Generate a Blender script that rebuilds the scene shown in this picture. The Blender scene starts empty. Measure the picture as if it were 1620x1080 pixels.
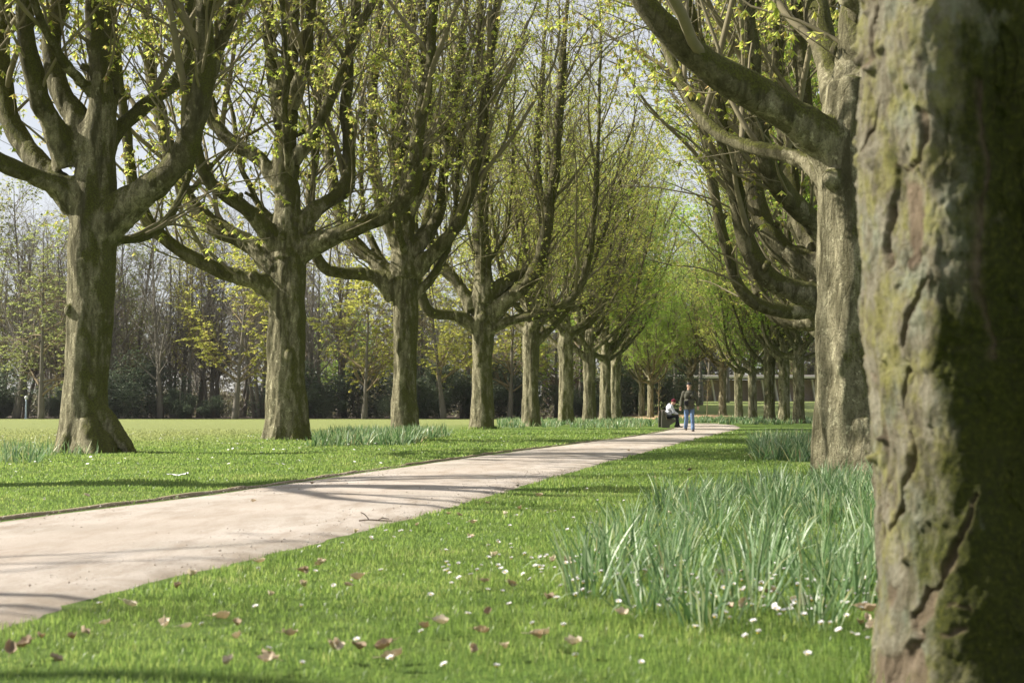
import bpy, math, random
import numpy as np
from mathutils import Vector

SC = bpy.context.scene
COL = SC.collection
R_ = math.radians
CAM_H = 0.77
F = 2250.0                       # focal length in photo pixels (50 mm lens, 1620 px over 36 mm)
TILT = math.atan(110.0 / F)
CA, SA = math.cos(TILT), math.sin(TILT)


def at(px, py, d):
    """world point seen at photo pixel (px, py) at ground distance d"""
    u, v = (px - 810) / F, (540 - py) / F
    t = d / (CA - v * SA)
    return np.array([u * t, d, CAM_H + (SA + v * CA) * t])


def gx(px, d):
    return (px - 810) / F * d


def smooth(a, b, x):
    t = np.clip((np.asarray(x, float) - a) / (b - a), 0, 1)
    return t * t * (3 - 2 * t)


# ------------------------------------------------------------------ noise
def _h(ix, iy, iz):
    n = (ix.astype(np.int64) * 374761393 + iy.astype(np.int64) * 668265263 + iz.astype(np.int64) * 2147483647) & 0xFFFFFFFF
    n = ((n ^ (n >> 13)) * 1274126177) & 0xFFFFFFFF
    n = (n ^ (n >> 16)) & 0xFFFFFFFF
    return n / 4294967295.0


def vnoise(p):
    p = np.asarray(p, float)
    i = np.floor(p).astype(np.int64)
    f = p - i
    f = f * f * (3 - 2 * f)
    out = 0
    for dx in (0, 1):
        for dy in (0, 1):
            for dz in (0, 1):
                w = (f[..., 0] if dx else 1 - f[..., 0]) * (f[..., 1] if dy else 1 - f[..., 1]) * (f[..., 2] if dz else 1 - f[..., 2])
                out = out + w * _h(i[..., 0] + dx, i[..., 1] + dy, i[..., 2] + dz)
    return out * 2 - 1


def fbm(p, o=4):
    s, a, p = 0, 1.0, np.asarray(p, float)
    for k in range(o):
        s = s + a * vnoise(p + 17.3 * k)
        p = p * 2.03
        a *= .5
    return s


def worley2(x, y):
    """F1, F2 and the nearest cell's random value"""
    ix, iy = np.floor(x).astype(np.int64), np.floor(y).astype(np.int64)
    f1 = np.full(x.shape, 9.0); f2 = np.full(x.shape, 9.0); cid = np.zeros(x.shape)
    for dx in (-1, 0, 1):
        for dy in (-1, 0, 1):
            cx, cy = ix + dx, iy + dy
            z = np.zeros_like(cx)
            qx = cx + _h(cx, cy, z + 1); qy = cy + _h(cx, cy, z + 2)
            d = np.hypot(x - qx, y - qy)
            r = _h(cx, cy, z + 3)
            near = d < f1
            f2 = np.where(near, f1, np.minimum(f2, d))
            cid = np.where(near, r, cid)
            f1 = np.where(near, d, f1)
    return f1, f2, cid


def G(x, y):
    """ground height"""
    x = np.asarray(x, float); y = np.asarray(y, float)
    z = 2.0 * smooth(118, 184, y) * smooth(2, 16, x - 0.02 * y)
    return z


# ------------------------------------------------------------------ meshes
def mk_mesh(name, V, faces, mats, smooth_=True, attrs=None):
    """faces: list of (array F x n, material index)"""
    me = bpy.data.meshes.new(name)
    V = np.ascontiguousarray(V, dtype=np.float32)
    faces = [(np.asarray(f, dtype=np.int32), m) for f, m in faces if len(f)]
    me.vertices.add(len(V)); me.vertices.foreach_set('co', V.ravel())
    loops = np.concatenate([f.ravel() for f, m in faces])
    sizes = np.concatenate([np.full(len(f), f.shape[1], np.int32) for f, m in faces])
    mi = np.concatenate([np.full(len(f), m, np.int32) for f, m in faces])
    starts = np.concatenate([[0], np.cumsum(sizes)[:-1]]).astype(np.int32)
    me.loops.add(len(loops)); me.loops.foreach_set('vertex_index', loops)
    me.polygons.add(len(sizes)); me.polygons.foreach_set('loop_start', starts)
    me.polygons.foreach_set('loop_total', sizes)
    me.polygons.foreach_set('material_index', mi)
    me.polygons.foreach_set('use_smooth', np.full(len(sizes), bool(smooth_)))
    for m in mats:
        me.materials.append(m)
    for k, a in (attrs or {}).items():
        at_ = me.attributes.new(k, 'FLOAT', 'POINT')
        at_.data.foreach_set('value', np.ascontiguousarray(a, dtype=np.float32))
    me.update(calc_edges=True)
    return me


class MB:
    def __init__(s):
        s.V = []; s.F = {}; s.n = 0

    def add(s, V, faces, m=0):
        V = np.asarray(V, float).reshape(-1, 3)
        for f in faces:
            f = np.asarray(f)
            if len(f):
                s.F.setdefault((f.shape[1], m), []).append(f + s.n)
        s.V.append(V); s.n += len(V)

    def mesh(s, name, mats, smooth_=True):
        return mk_mesh(name, np.concatenate(s.V), [(np.concatenate(f), k[1]) for k, f in s.F.items()], mats, smooth_)

    def box(s, c, size, rz=0, ry=0, rx=0, m=0, bev=0.0):
        x, y, z = np.array(size) / 2
        b = min(bev, x * .9, y * .9, z * .9)
        if b <= 0:
            P = np.array([[i, j, k] for k in (-z, z) for j in (-y, y) for i in (-x, x)])
            Q = [[0, 2, 3, 1], [4, 5, 7, 6], [0, 1, 5, 4], [2, 6, 7, 3], [0, 4, 6, 2], [1, 3, 7, 5]]
            fs = [np.array(Q)]
        else:
            P, Q, T = [], [], []
            idx = {}
            for sx in (-1, 1):
                for sy in (-1, 1):
                    for sz in (-1, 1):
                        for ax in range(3):
                            p = [sx * (x - b), sy * (y - b), sz * (z - b)]
                            p[ax] = (sx * x, sy * y, sz * z)[ax]
                            idx[(sx, sy, sz, ax)] = len(P); P.append(p)
                        T.append([idx[(sx, sy, sz, a)] for a in (range(3) if sx * sy * sz > 0 else (0, 2, 1))])
            I = lambda a: idx[a]
            for sg in (-1, 1):
                q = [(sg, -1, -1, 0), (sg, 1, -1, 0), (sg, 1, 1, 0), (sg, -1, 1, 0)]; Q.append([I(a) for a in (q if sg > 0 else q[::-1])])
                q = [(-1, sg, -1, 1), (-1, sg, 1, 1), (1, sg, 1, 1), (1, sg, -1, 1)]; Q.append([I(a) for a in (q if sg > 0 else q[::-1])])
                q = [(-1, -1, sg, 2), (1, -1, sg, 2), (1, 1, sg, 2), (-1, 1, sg, 2)]; Q.append([I(a) for a in (q if sg > 0 else q[::-1])])
            for a in (-1, 1):
                for c2 in (-1, 1):
                    Q.append([I((a, c2, -1, 0)), I((a, c2, 1, 0)), I((a, c2, 1, 1)), I((a, c2, -1, 1))])
                    Q.append([I((a, -1, c2, 0)), I((a, 1, c2, 0)), I((a, 1, c2, 2)), I((a, -1, c2, 2))])
                    Q.append([I((-1, a, c2, 1)), I((1, a, c2, 1)), I((1, a, c2, 2)), I((-1, a, c2, 2))])
            P = np.array(P, float); fs = [np.array(Q), np.array(T)]
        for ang, (i, j) in ((rx, (1, 2)), (ry, (2, 0)), (rz, (0, 1))):
            if ang:
                ca, sa = math.cos(ang), math.sin(ang)
                a_, b_ = P[:, i].copy(), P[:, j].copy()
                P[:, i], P[:, j] = a_ * ca - b_ * sa, a_ * sa + b_ * ca
        s.add(P + np.array(c), fs, m)

    def ell(s, c, r, nu=14, nv=9, m=0):
        th = np.linspace(0, 2 * math.pi, nu, endpoint=False)
        ph = np.linspace(0.02, math.pi - .02, nv)
        A, B = np.meshgrid(th, ph)
        r = np.ones(3) * np.array(r)
        V = np.stack([np.cos(A) * np.sin(B) * r[0], np.sin(A) * np.sin(B) * r[1], np.cos(B) * r[2]], -1).reshape(-1, 3) + np.array(c)
        i = np.arange(nu); q = []
        for k in range(nv - 1):
            q.append(np.stack([k * nu + i, (k + 1) * nu + i, (k + 1) * nu + (i + 1) % nu, k * nu + (i + 1) % nu], 1))
        V = np.concatenate([V, [np.array(c) + [0, 0, r[2]], np.array(c) - [0, 0, r[2]]]])
        t = np.concatenate([np.stack([np.full(nu, nu * nv), i, (i + 1) % nu], 1),
                            np.stack([np.full(nu, nu * nv + 1), (nv - 1) * nu + (i + 1) % nu, (nv - 1) * nu + i], 1)])
        s.add(V, [np.concatenate(q), t], m)

    def tubes(s, P, Rr, k=6, m=0, lump=0.0, seed=0):
        V, Q, T = tube_geo(P, Rr, k, lump, seed)
        s.add(V, [Q, T], m)

    def seg(s, p0, p1, r0, r1=None, k=10, m=0, n=5):
        r1 = r0 if r1 is None else r1
        t = np.linspace(0, 1, n)[:, None]
        P = np.array(p0) * (1 - t) + np.array(p1) * t
        s.tubes(P[None], (r0 + (r1 - r0) * t[:, 0])[None], k, m)


def unit(v):
    return v / np.maximum(np.linalg.norm(v, axis=-1, keepdims=True), 1e-9)


def tube_geo(P, Rr, k, lump=0.0, seed=0):
    P = np.asarray(P, float); Rr = np.asarray(Rr, float)
    B, N, _ = P.shape
    T = np.empty_like(P)
    T[:, 1:-1] = P[:, 2:] - P[:, :-2]; T[:, 0] = P[:, 1] - P[:, 0]; T[:, -1] = P[:, -1] - P[:, -2]
    T = unit(T)
    ref = np.cross(T[:, 0], T[:, -1])
    bad = np.linalg.norm(ref, axis=1) < .15
    alt = np.cross(T[:, N // 2], np.array([.31, .77, .12]))
    alt2 = np.cross(T[:, N // 2], np.array([1., 0, 0]))
    alt = np.where((np.linalg.norm(alt, axis=1) < .2)[:, None], alt2, alt)
    ref = unit(np.where(bad[:, None], alt, ref))
    n = unit(np.cross(T, ref[:, None, :])); b = np.cross(T, n)
    th = np.linspace(0, 2 * math.pi, k, endpoint=False)
    RR = np.repeat(Rr[:, :, None], k, 2)
    if lump:
        q = np.stack([np.cos(th)[None, None] * 1.1 + 0 * RR, np.sin(th)[None, None] * 1.1 + 0 * RR,
                      np.arange(N)[None, :, None] * .45 + seed * 7.7 + 0 * RR + 31 * np.arange(B)[:, None, None]], -1)
        RR = RR * (1 + lump * fbm(q, 2))
    V = P[:, :, None, :] + RR[..., None] * (np.cos(th)[None, None, :, None] * n[:, :, None, :] + np.sin(th)[None, None, :, None] * b[:, :, None, :])
    V = V.reshape(-1, 3)
    bi = (np.arange(B) * N * k)[:, None, None]; ni = (np.arange(N - 1) * k)[None, :, None]; ki = np.arange(k)[None, None, :]
    kj = (ki + 1) % k
    Q = np.stack([bi + ni + ki, bi + ni + kj, bi + ni + k + kj, bi + ni + k + ki], -1).reshape(-1, 4)
    c0 = B * N * k
    caps = np.concatenate([P[:, 0], P[:, -1]])
    V = np.concatenate([V, caps])
    b1 = (np.arange(B) * N * k)[:, None]; k1 = np.arange(k)[None]; k2 = (k1 + 1) % k
    e = (N - 1) * k
    T0 = np.stack([c0 + np.arange(B)[:, None] + 0 * k1, b1 + k2, b1 + k1], -1).reshape(-1, 3)
    T1 = np.stack([c0 + B + np.arange(B)[:, None] + 0 * k1, b1 + e + k1, b1 + e + k2], -1).reshape(-1, 3)
    return V, Q, np.concatenate([T0, T1])


def spline(pts, n, rad=None):
    """Catmull-Rom resample, even in arc length"""
    p = np.asarray(pts, float)
    if rad is not None:
        p = np.concatenate([p, np.asarray(rad, float)[:, None]], 1)
    q = np.concatenate([[2 * p[0] - p[1]], p, [2 * p[-1] - p[-2]]])
    out = []
    for i in range(1, len(q) - 2):
        t = np.linspace(0, 1, 12, endpoint=False)[:, None]
        a, b, c, d = q[i - 1], q[i], q[i + 1], q[i + 2]
        out.append(.5 * (2 * b + (c - a) * t + (2 * a - 5 * b + 4 * c - d) * t ** 2 + (3 * b - a - 3 * c + d) * t ** 3))
    o = np.concatenate(out + [p[-1:]])
    L = np.concatenate([[0], np.cumsum(np.linalg.norm(np.diff(o[:, :3], axis=0), axis=1))])
    s = np.linspace(0, L[-1], n)
    r = np.stack([np.interp(s, L, o[:, j]) for j in range(o.shape[1])], 1)
    return (r[:, :3], r[:, 3]) if rad is not None else r


def remeshed(mb, voxel, name, mats, sm=2, displace=None):
    """union of everything in mb as ONE closed skin"""
    me0 = mb.mesh('tmp', [])
    ob = bpy.data.objects.new('tmp', me0); COL.objects.link(ob)
    md = ob.modifiers.new('r', 'REMESH'); md.mode = 'VOXEL'; md.voxel_size = voxel; md.use_smooth_shade = True
    dg = bpy.context.evaluated_depsgraph_get()
    ev = ob.evaluated_get(dg); m2 = ev.to_mesh()
    V = np.empty(len(m2.vertices) * 3); m2.vertices.foreach_get('co', V); V = V.reshape(-1, 3)
    lt = np.empty(len(m2.polygons), np.int32); m2.polygons.foreach_get('loop_total', lt)
    lv = np.empty(len(m2.loops), np.int32); m2.loops.foreach_get('vertex_index', lv)
    ev.to_mesh_clear()
    bpy.data.objects.remove(ob); bpy.data.meshes.remove(me0)
    ls = np.concatenate([[0], np.cumsum(lt)[:-1]])
    q = lv[(ls[lt == 4][:, None] + np.arange(4))] if (lt == 4).any() else np.zeros((0, 4), int)
    t = lv[(ls[lt == 3][:, None] + np.arange(3))] if (lt == 3).any() else np.zeros((0, 3), int)
    E = np.concatenate([q[:, [0, 1]], q[:, [1, 2]], q[:, [2, 3]], q[:, [3, 0]]] + ([t[:, [0, 1]], t[:, [1, 2]], t[:, [2, 0]]] if len(t) else []))
    for _ in range(sm):
        A = np.zeros_like(V); C = np.zeros(len(V))
        for a, b in ((0, 1), (1, 0)):
            np.add.at(A, E[:, a], V[E[:, b]]); np.add.at(C, E[:, a], 1)
        V = V * .35 + .65 * A / np.maximum(C, 1)[:, None]
    if displace:
        fn = np.zeros_like(V)
        n_ = np.cross(V[q[:, 2]] - V[q[:, 0]], V[q[:, 3]] - V[q[:, 1]])
        for j in range(4):
            np.add.at(fn, q[:, j], n_)
        V = V + unit(fn) * displace(V)[:, None]
    return mk_mesh(name, V, [(q, 0), (t, 0)], mats)


# ------------------------------------------------------------------ objects
def tag(o, label=None, cat=None, group=None, kind=None):
    if label: o['label'] = label
    if cat: o['category'] = cat
    if group: o['group'] = group
    if kind: o['kind'] = kind
    return o


def link(name, me, parent=None, loc=(0, 0, 0), rz=0.0):
    o = bpy.data.objects.new(name, me); COL.objects.link(o)
    o.location = loc; o.rotation_euler = (0, 0, rz)
    if parent: o.parent = parent
    return o


def empty(name, loc, rz=0.0):
    return link(name, None, None, loc, rz)


def dup(o, parent=None):
    c = o.copy(); COL.objects.link(c)
    if parent: c.parent = parent
    for ch in [x for x in COL.objects if x.parent == o]:
        dup(ch, c)
    return c


# ------------------------------------------------------------------ materials
class NT:
    def __init__(s, name):
        s.m = bpy.data.materials.new(name); s.m.use_nodes = True
        s.t = s.m.node_tree; s.t.nodes.clear()
        s.out = s.n('ShaderNodeOutputMaterial')

    def n(s, typ, **kw):
        nd = s.t.nodes.new(typ)
        for k, v in kw.items():
            if k.startswith('i_'):
                nd.inputs[int(k[2:])].default_value = v
            else:
                setattr(nd, k, v)
        return nd

    def l(s, a, b):
        s.t.links.new(a, b)

    def coord(s, scale=(1, 1, 1), loc=(0, 0, 0), kind='Object'):
        tc = s.n('ShaderNodeTexCoord'); mp = s.n('ShaderNodeMapping')
        mp.inputs['Scale'].default_value = scale; mp.inputs['Location'].default_value = loc
        s.l(tc.outputs[kind], mp.inputs[0])
        return mp.outputs[0]

    def noise(s, co, scale, detail=6, rough=.6, dist=0):
        nd = s.n('ShaderNodeTexNoise')
        nd.inputs['Scale'].default_value = scale; nd.inputs['Detail'].default_value = detail
        nd.inputs['Roughness'].default_value = rough; nd.inputs['Distortion'].default_value = dist
        if co is not None: s.l(co, nd.inputs['Vector'])
        return nd.outputs['Fac']

    def ramp(s, fac, stops, interp='LINEAR'):
        r = s.n('ShaderNodeValToRGB'); r.color_ramp.interpolation = interp
        el = r.color_ramp.elements
        while len(el) < len(stops): el.new(.5)
        for e, (p, c) in zip(el, stops):
            e.position = p; e.color = tuple(c) + (1,) if isinstance(c, (tuple, list)) else (c, c, c, 1)
        s.l(fac, r.inputs[0])
        return r.outputs[0]

    def mix(s, fac, a, b, mode='MIX'):
        nd = s.n('ShaderNodeMix', data_type='RGBA', blend_type=mode)
        for sock, v in ((nd.inputs[0], fac), (nd.inputs[6], a), (nd.inputs[7], b)):
            if hasattr(v, 'links'): s.l(v, sock)
            elif isinstance(v, (tuple, list)): sock.default_value = tuple(v) + (1,)
            else: sock.default_value = v
        return nd.outputs[2]

    def math(s, op, a, b=0.0, clamp=False):
        nd = s.n('ShaderNodeMath', operation=op, use_clamp=clamp)
        for sock, v in ((nd.inputs[0], a), (nd.inputs[1], b)):
            if hasattr(v, 'links'): s.l(v, sock)
            else: sock.default_value = v
        return nd.outputs[0]

    def bump(s, h, strength=.5, dist=.02, normal=None):
        b = s.n('ShaderNodeBump'); b.inputs['Strength'].default_value = strength; b.inputs['Distance'].default_value = dist
        s.l(h, b.inputs['Height'])
        if normal is not None: s.l(normal, b.inputs['Normal'])
        return b.outputs[0]

    def bsdf(s, col, rough=.8, normal=None, spec=.3):
        b = s.n('ShaderNodeBsdfPrincipled')
        if hasattr(col, 'links'): s.l(col, b.inputs['Base Color'])
        else: b.inputs['Base Color'].default_value = tuple(col) + (1,)
        if hasattr(rough, 'links'): s.l(rough, b.inputs['Roughness'])
        else: b.inputs['Roughness'].default_value = rough
        b.inputs['Specular IOR Level'].default_value = spec
        if normal is not None: s.l(normal, b.inputs['Normal'])
        s.l(b.outputs[0], s.out.inputs[0])
        return b

    def leaf(s, col, tcol, amount=.5, rough=.5, spec=.25):
        b = s.bsdf(col, rough, None, spec)
        tr = s.n('ShaderNodeBsdfTranslucent')
        if hasattr(tcol, 'links'): s.l(tcol, tr.inputs[0])
        else: tr.inputs[0].default_value = tuple(tcol) + (1,)
        mx = s.n('ShaderNodeMixShader'); mx.inputs[0].default_value = amount
        s.l(b.outputs[0], mx.inputs[1]); s.l(tr.outputs[0], mx.inputs[2]); s.l(mx.outputs[0], s.out.inputs[0])
        return s.m

    def island(s):
        return s.n('ShaderNodeNewGeometry').outputs['Random Per Island']

    def objrand(s):
        return s.n('ShaderNodeObjectInfo').outputs['Random']


def plain(name, col, rough=.8, var=.15, scale=30, bump=.2, spec=.3):
    t = NT(name)
    co = t.coord()
    nz = t.noise(co, scale)
    c = t.mix(nz, tuple(x * (1 - var) for x in col), tuple(min(1, x * (1 + var)) for x in col))
    t.bsdf(c, rough, t.bump(nz, bump, .01), spec)
    return t.m


def bark_material(name, dark, light, moss_shade_amt=.5, scale=1.0):
    t = NT(name)
    co = t.coord((1, 1, .3)); co1 = t.coord(); off = t.objrand()
    big = t.noise(co1, 1.3 * scale, 4, .55)
    fis = t.noise(co, 7 * scale, 8, .68, .4)
    fine = t.noise(co1, 38 * scale, 6, .7)
    vor = t.n('ShaderNodeTexVoronoi', feature='DISTANCE_TO_EDGE'); vor.inputs['Scale'].default_value = 6.5 * scale
    warp = t.n('ShaderNodeVectorMath', operation='MULTIPLY_ADD'); warp.inputs[1].default_value = (1, 1, 1)
    nzc = t.n('ShaderNodeTexNoise'); nzc.inputs['Scale'].default_value = 5 * scale; t.l(co, nzc.inputs['Vector'])
    sc_ = t.n('ShaderNodeVectorMath', operation='SCALE'); sc_.inputs['Scale'].default_value = .25
    t.l(nzc.outputs['Color'], sc_.inputs[0]); t.l(co, warp.inputs[0]); t.l(sc_.outputs[0], warp.inputs[2]); t.l(warp.outputs[0], vor.inputs['Vector'])
    edge = t.ramp(vor.outputs['Distance'], [(0, 0.0), (.06, 1.0)])
    mid = tuple((a + b) / 2 for a, b in zip(dark, light))
    c = t.ramp(fis, [(.30, dark), (.5, mid), (.68, light)])
    c = t.mix(t.math('MULTIPLY', t.math('SUBTRACT', 1.0, edge), t.ramp(big, [(.48, 0.0), (.66, .55)])), c, tuple(x * .6 for x in dark))
    lich = t.ramp(t.noise(t.coord((1, 1, .8), (3, 1, 7)), 9 * scale, 7, .72), [(.56, 0.0), (.66, .75)])
    c = t.mix(lich, c, tuple(min(.6, x * 1.45 + .02) for x in light))
    strk = t.ramp(t.noise(t.coord((1, 1, .16), (5, 2, 9)), 4.2 * scale, 6, .62), [(.50, 0.0), (.64, .8)])
    c = t.mix(strk, c, (.036, .034, .012))
    # moss in patches; the extra on tops and +x sides also paints shade
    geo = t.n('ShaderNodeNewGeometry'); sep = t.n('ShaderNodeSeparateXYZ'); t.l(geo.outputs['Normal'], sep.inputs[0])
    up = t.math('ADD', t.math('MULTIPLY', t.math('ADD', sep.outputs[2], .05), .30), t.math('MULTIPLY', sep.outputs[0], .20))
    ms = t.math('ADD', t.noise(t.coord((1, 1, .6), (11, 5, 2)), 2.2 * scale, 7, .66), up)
    ms = t.ramp(ms, [(.60 - .12 * moss_shade_amt, 0.0), (.74 - .12 * moss_shade_amt, .9)])
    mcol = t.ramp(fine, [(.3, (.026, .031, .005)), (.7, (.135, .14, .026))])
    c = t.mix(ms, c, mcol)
    c = t.mix(t.math('MULTIPLY', off, .2), c, (.06, .052, .03))
    c = t.mix(t.ramp(fine, [(.36, .6), (.52, 0.0)]), c, (.06, .048, .03))
    h = t.math('ADD', t.math('MULTIPLY', fis, .9), t.math('MULTIPLY', fine, .35))
    h = t.math('ADD', h, t.math('MULTIPLY', edge, .10))
    t.bsdf(c, .9, t.bump(h, 1.0, .07), .15)
    return t.m


def leaf_material(name, cols, tcols, amount=.55, scale=.35):
    t = NT(name)
    isl = t.island()
    nz = t.noise(t.coord(), scale, 3)
    f = t.math('ADD', t.math('MULTIPLY', isl, .6), t.math('MULTIPLY', nz, .45), True)
    n = len(cols) - 1
    c = t.ramp(f, [(.15 + .7 * i / n, x) for i, x in enumerate(cols)])
    tc = t.ramp(f, [(.15 + .7 * i / n, x) for i, x in enumerate(tcols)])
    return t.leaf(c, tc, amount)


M = {}
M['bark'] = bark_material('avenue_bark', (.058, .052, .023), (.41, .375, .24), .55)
M['limb'] = bark_material('mossy_shaded_limb_bark', (.042, .038, .017), (.205, .188, .108), 1.25)  # mossy limbs; the extra-dark moss also carries painted crown shade
M['twig'] = plain('twig_bark', (.185, .16, .095), .9, .45, 3.0, .1)
M['leaf'] = leaf_material('spring_leaf', [(.18, .25, .05), (.28, .35, .07), (.36, .37, .09), (.37, .24, .10)],
                          [(.46, .60, .09), (.62, .72, .13), (.70, .72, .17), (.62, .44, .18)], .6)
M['leaf_lush'] = leaf_material('lush_spring_leaf', [(.12, .215, .03), (.20, .305, .045), (.28, .345, .065)],
                               [(.34, .56, .08), (.47, .66, .10), (.58, .68, .13)], .55)
M['maple'] = leaf_material('yellow_green_leaf', [(.17, .185, .04), (.26, .275, .06), (.32, .30, .08)],
                           [(.46, .50, .08), (.62, .64, .12), (.66, .60, .15)], .55)
M['willow'] = leaf_material('pale_willow_leaf', [(.16, .19, .05), (.25, .28, .09)], [(.36, .42, .12), (.5, .54, .2)], .5)
M['holly'] = leaf_material('evergreen_leaf', [(.055, .085, .05), (.10, .135, .075), (.19, .22, .13)],
                           [(.02, .05, .015), (.03, .07, .02), (.05, .08, .02)], .2)
M['haze_leaf'] = leaf_material('far_budding_crown', [(.12, .10, .075), (.14, .12, .08), (.15, .16, .07)], [(.14, .13, .07), (.2, .17, .1), (.22, .24, .08)], .35, .05)
M['grey_bark'] = plain('grey_bark', (.135, .12, .095), .9, .4, 1.5, .2)
M['bare_twig'] = plain('bare_twig', (.185, .165, .135), .9, .3, .5, .1)
M['warm_twig'] = plain('budding_twig', (.20, .155, .09), .9, .35, .5, .1)


# ------------------------------------------------------------------ tree growing
def spawn(par, rng, per_m, t0, t1, Lr, ang, rratio, rmax, rmin, N, up, wob, tipr=.35, lenpow=0.0, lift=0.0):
    """children along a batch of parent branches. par = (P, R); returns (P, R)"""
    P, Rr = par
    B, n, _ = P.shape
    seg = np.linalg.norm(np.diff(P, axis=1), axis=2)
    L = seg.sum(1)
    cnt = rng.poisson(np.maximum(L * (t1 - t0) * per_m, 0.05))
    bi = np.repeat(np.arange(B), cnt)
    C = len(bi)
    if C == 0:
        return np.zeros((0, N, 3)), np.zeros((0, N))
    t = t0 + (t1 - t0) * rng.random(C)
    f = t * (n - 1); i = np.minimum(f.astype(int), n - 2); w = (f - i)[:, None]
    p0 = P[bi, i] * (1 - w) + P[bi, i + 1] * w
    T = unit(P[bi, i + 1] - P[bi, i])
    r = Rr[bi, i] * (1 - w[:, 0]) + Rr[bi, i + 1] * w[:, 0]
    rv = rng.normal(size=(C, 3)); perp = unit(rv - (rv * T).sum(1, keepdims=True) * T)
    a = np.radians(rng.uniform(ang[0], ang[1], C))[:, None]
    d = unit(T * np.cos(a) + perp * np.sin(a))
    d = unit(d + np.array([0, 0, lift]) * (1.15 - d[:, 2:3]))
    Ls = rng.uniform(Lr[0], Lr[1], C) * (1 - .55 * t * lenpow)
    pts = [p0]; stepL = (Ls / (N - 1))[:, None]
    for j in range(N - 1):
        d = unit(d + np.array([0, 0, up]) / (N - 1) * 3 + rng.normal(size=(C, 3)) * wob)
        pts.append(pts[-1] + d * stepL)
    r0 = np.clip(r * rratio, rmin, rmax) * rng.uniform(.75, 1.1, C)
    r0 = np.minimum(r0, r * .9)
    ts = np.linspace(0, 1, N)[None]
    return np.stack(pts, 1), r0[:, None] * (1 - (1 - tipr) * ts)


def rebatch(lst, n):
    Ps, Rs = [], []
    for p, r in lst:
        f = np.linspace(0, 1, len(p)); g = np.linspace(0, 1, n)
        Ps.append(np.stack([np.interp(g, f, p[:, j]) for j in range(3)], 1)); Rs.append(np.interp(g, f, r))
    return np.array(Ps), np.array(Rs)


def cat(*a):
    n = max(x[0].shape[1] for x in a if len(x[0]))
    a = [rebatch(list(zip(*x)), n) if x[0].shape[1] != n else x for x in a if len(x[0])]
    return np.concatenate([x[0] for x in a]), np.concatenate([x[1] for x in a])


def clusters(mb, pos, rng, nl, size, droop, m, width=.38):
    """young palmate leaves: nl drooping leaflets round each point"""
    C = len(pos)
    if C == 0: return
    k = np.arange(nl)[None, :]
    az = rng.random((C, 1)) * 6.28 + k * 6.283 / nl + rng.normal(size=(C, nl)) * .25
    el = np.radians(rng.uniform(droop[0], droop[1], (C, 1)) + rng.normal(size=(C, nl)) * 14)
    L = rng.uniform(size[0], size[1], (C, 1)) * rng.uniform(.75, 1.1, (C, nl))
    d = np.stack([np.cos(az) * np.cos(el), np.sin(az) * np.cos(el), np.sin(el)], -1)
    s = np.stack([-np.sin(az), np.cos(az), 0 * az], -1)
    up = np.cross(s, d)
    b = np.repeat(pos[:, None, :], nl, 1)
    W = (L * width * .5)[..., None]
    mid = b + d * (L * .55)[..., None] + up * (L * .10)[..., None]
    V = np.stack([b, mid + s * W, b + d * L[..., None], mid - s * W], 2).reshape(-1, 3)
    q = np.arange(C * nl * 4).reshape(-1, 4)
    mb.add(V, [q], m)


def grow_limb(rng, p0, az, e0, e1, bend, L, r0, n=34, wob=.05, tip=.018):
    d = [p0]; p = np.array(p0, float); st = L / (n - 1)
    a, acc = az, 0.0
    wa = we = 0.0
    for i in range(n - 1):
        s = i * st
        e = e0 + (e1 - e0) * smooth(0, bend, s)
        wa = wa * .8 + rng.normal() * wob * 1.6; we = we * .8 + rng.normal() * wob
        e_ = e + we; a_ = a + wa
        p = p + st * np.array([math.cos(a_) * math.cos(e_), math.sin(a_) * math.cos(e_), math.sin(e_)])
        d.append(p.copy())
    t = np.linspace(0, 1, n)
    r = r0 * (1 - .42 * smooth(0, .3, t)) * (1 - t) ** .75 + tip
    return np.array(d), r


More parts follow.
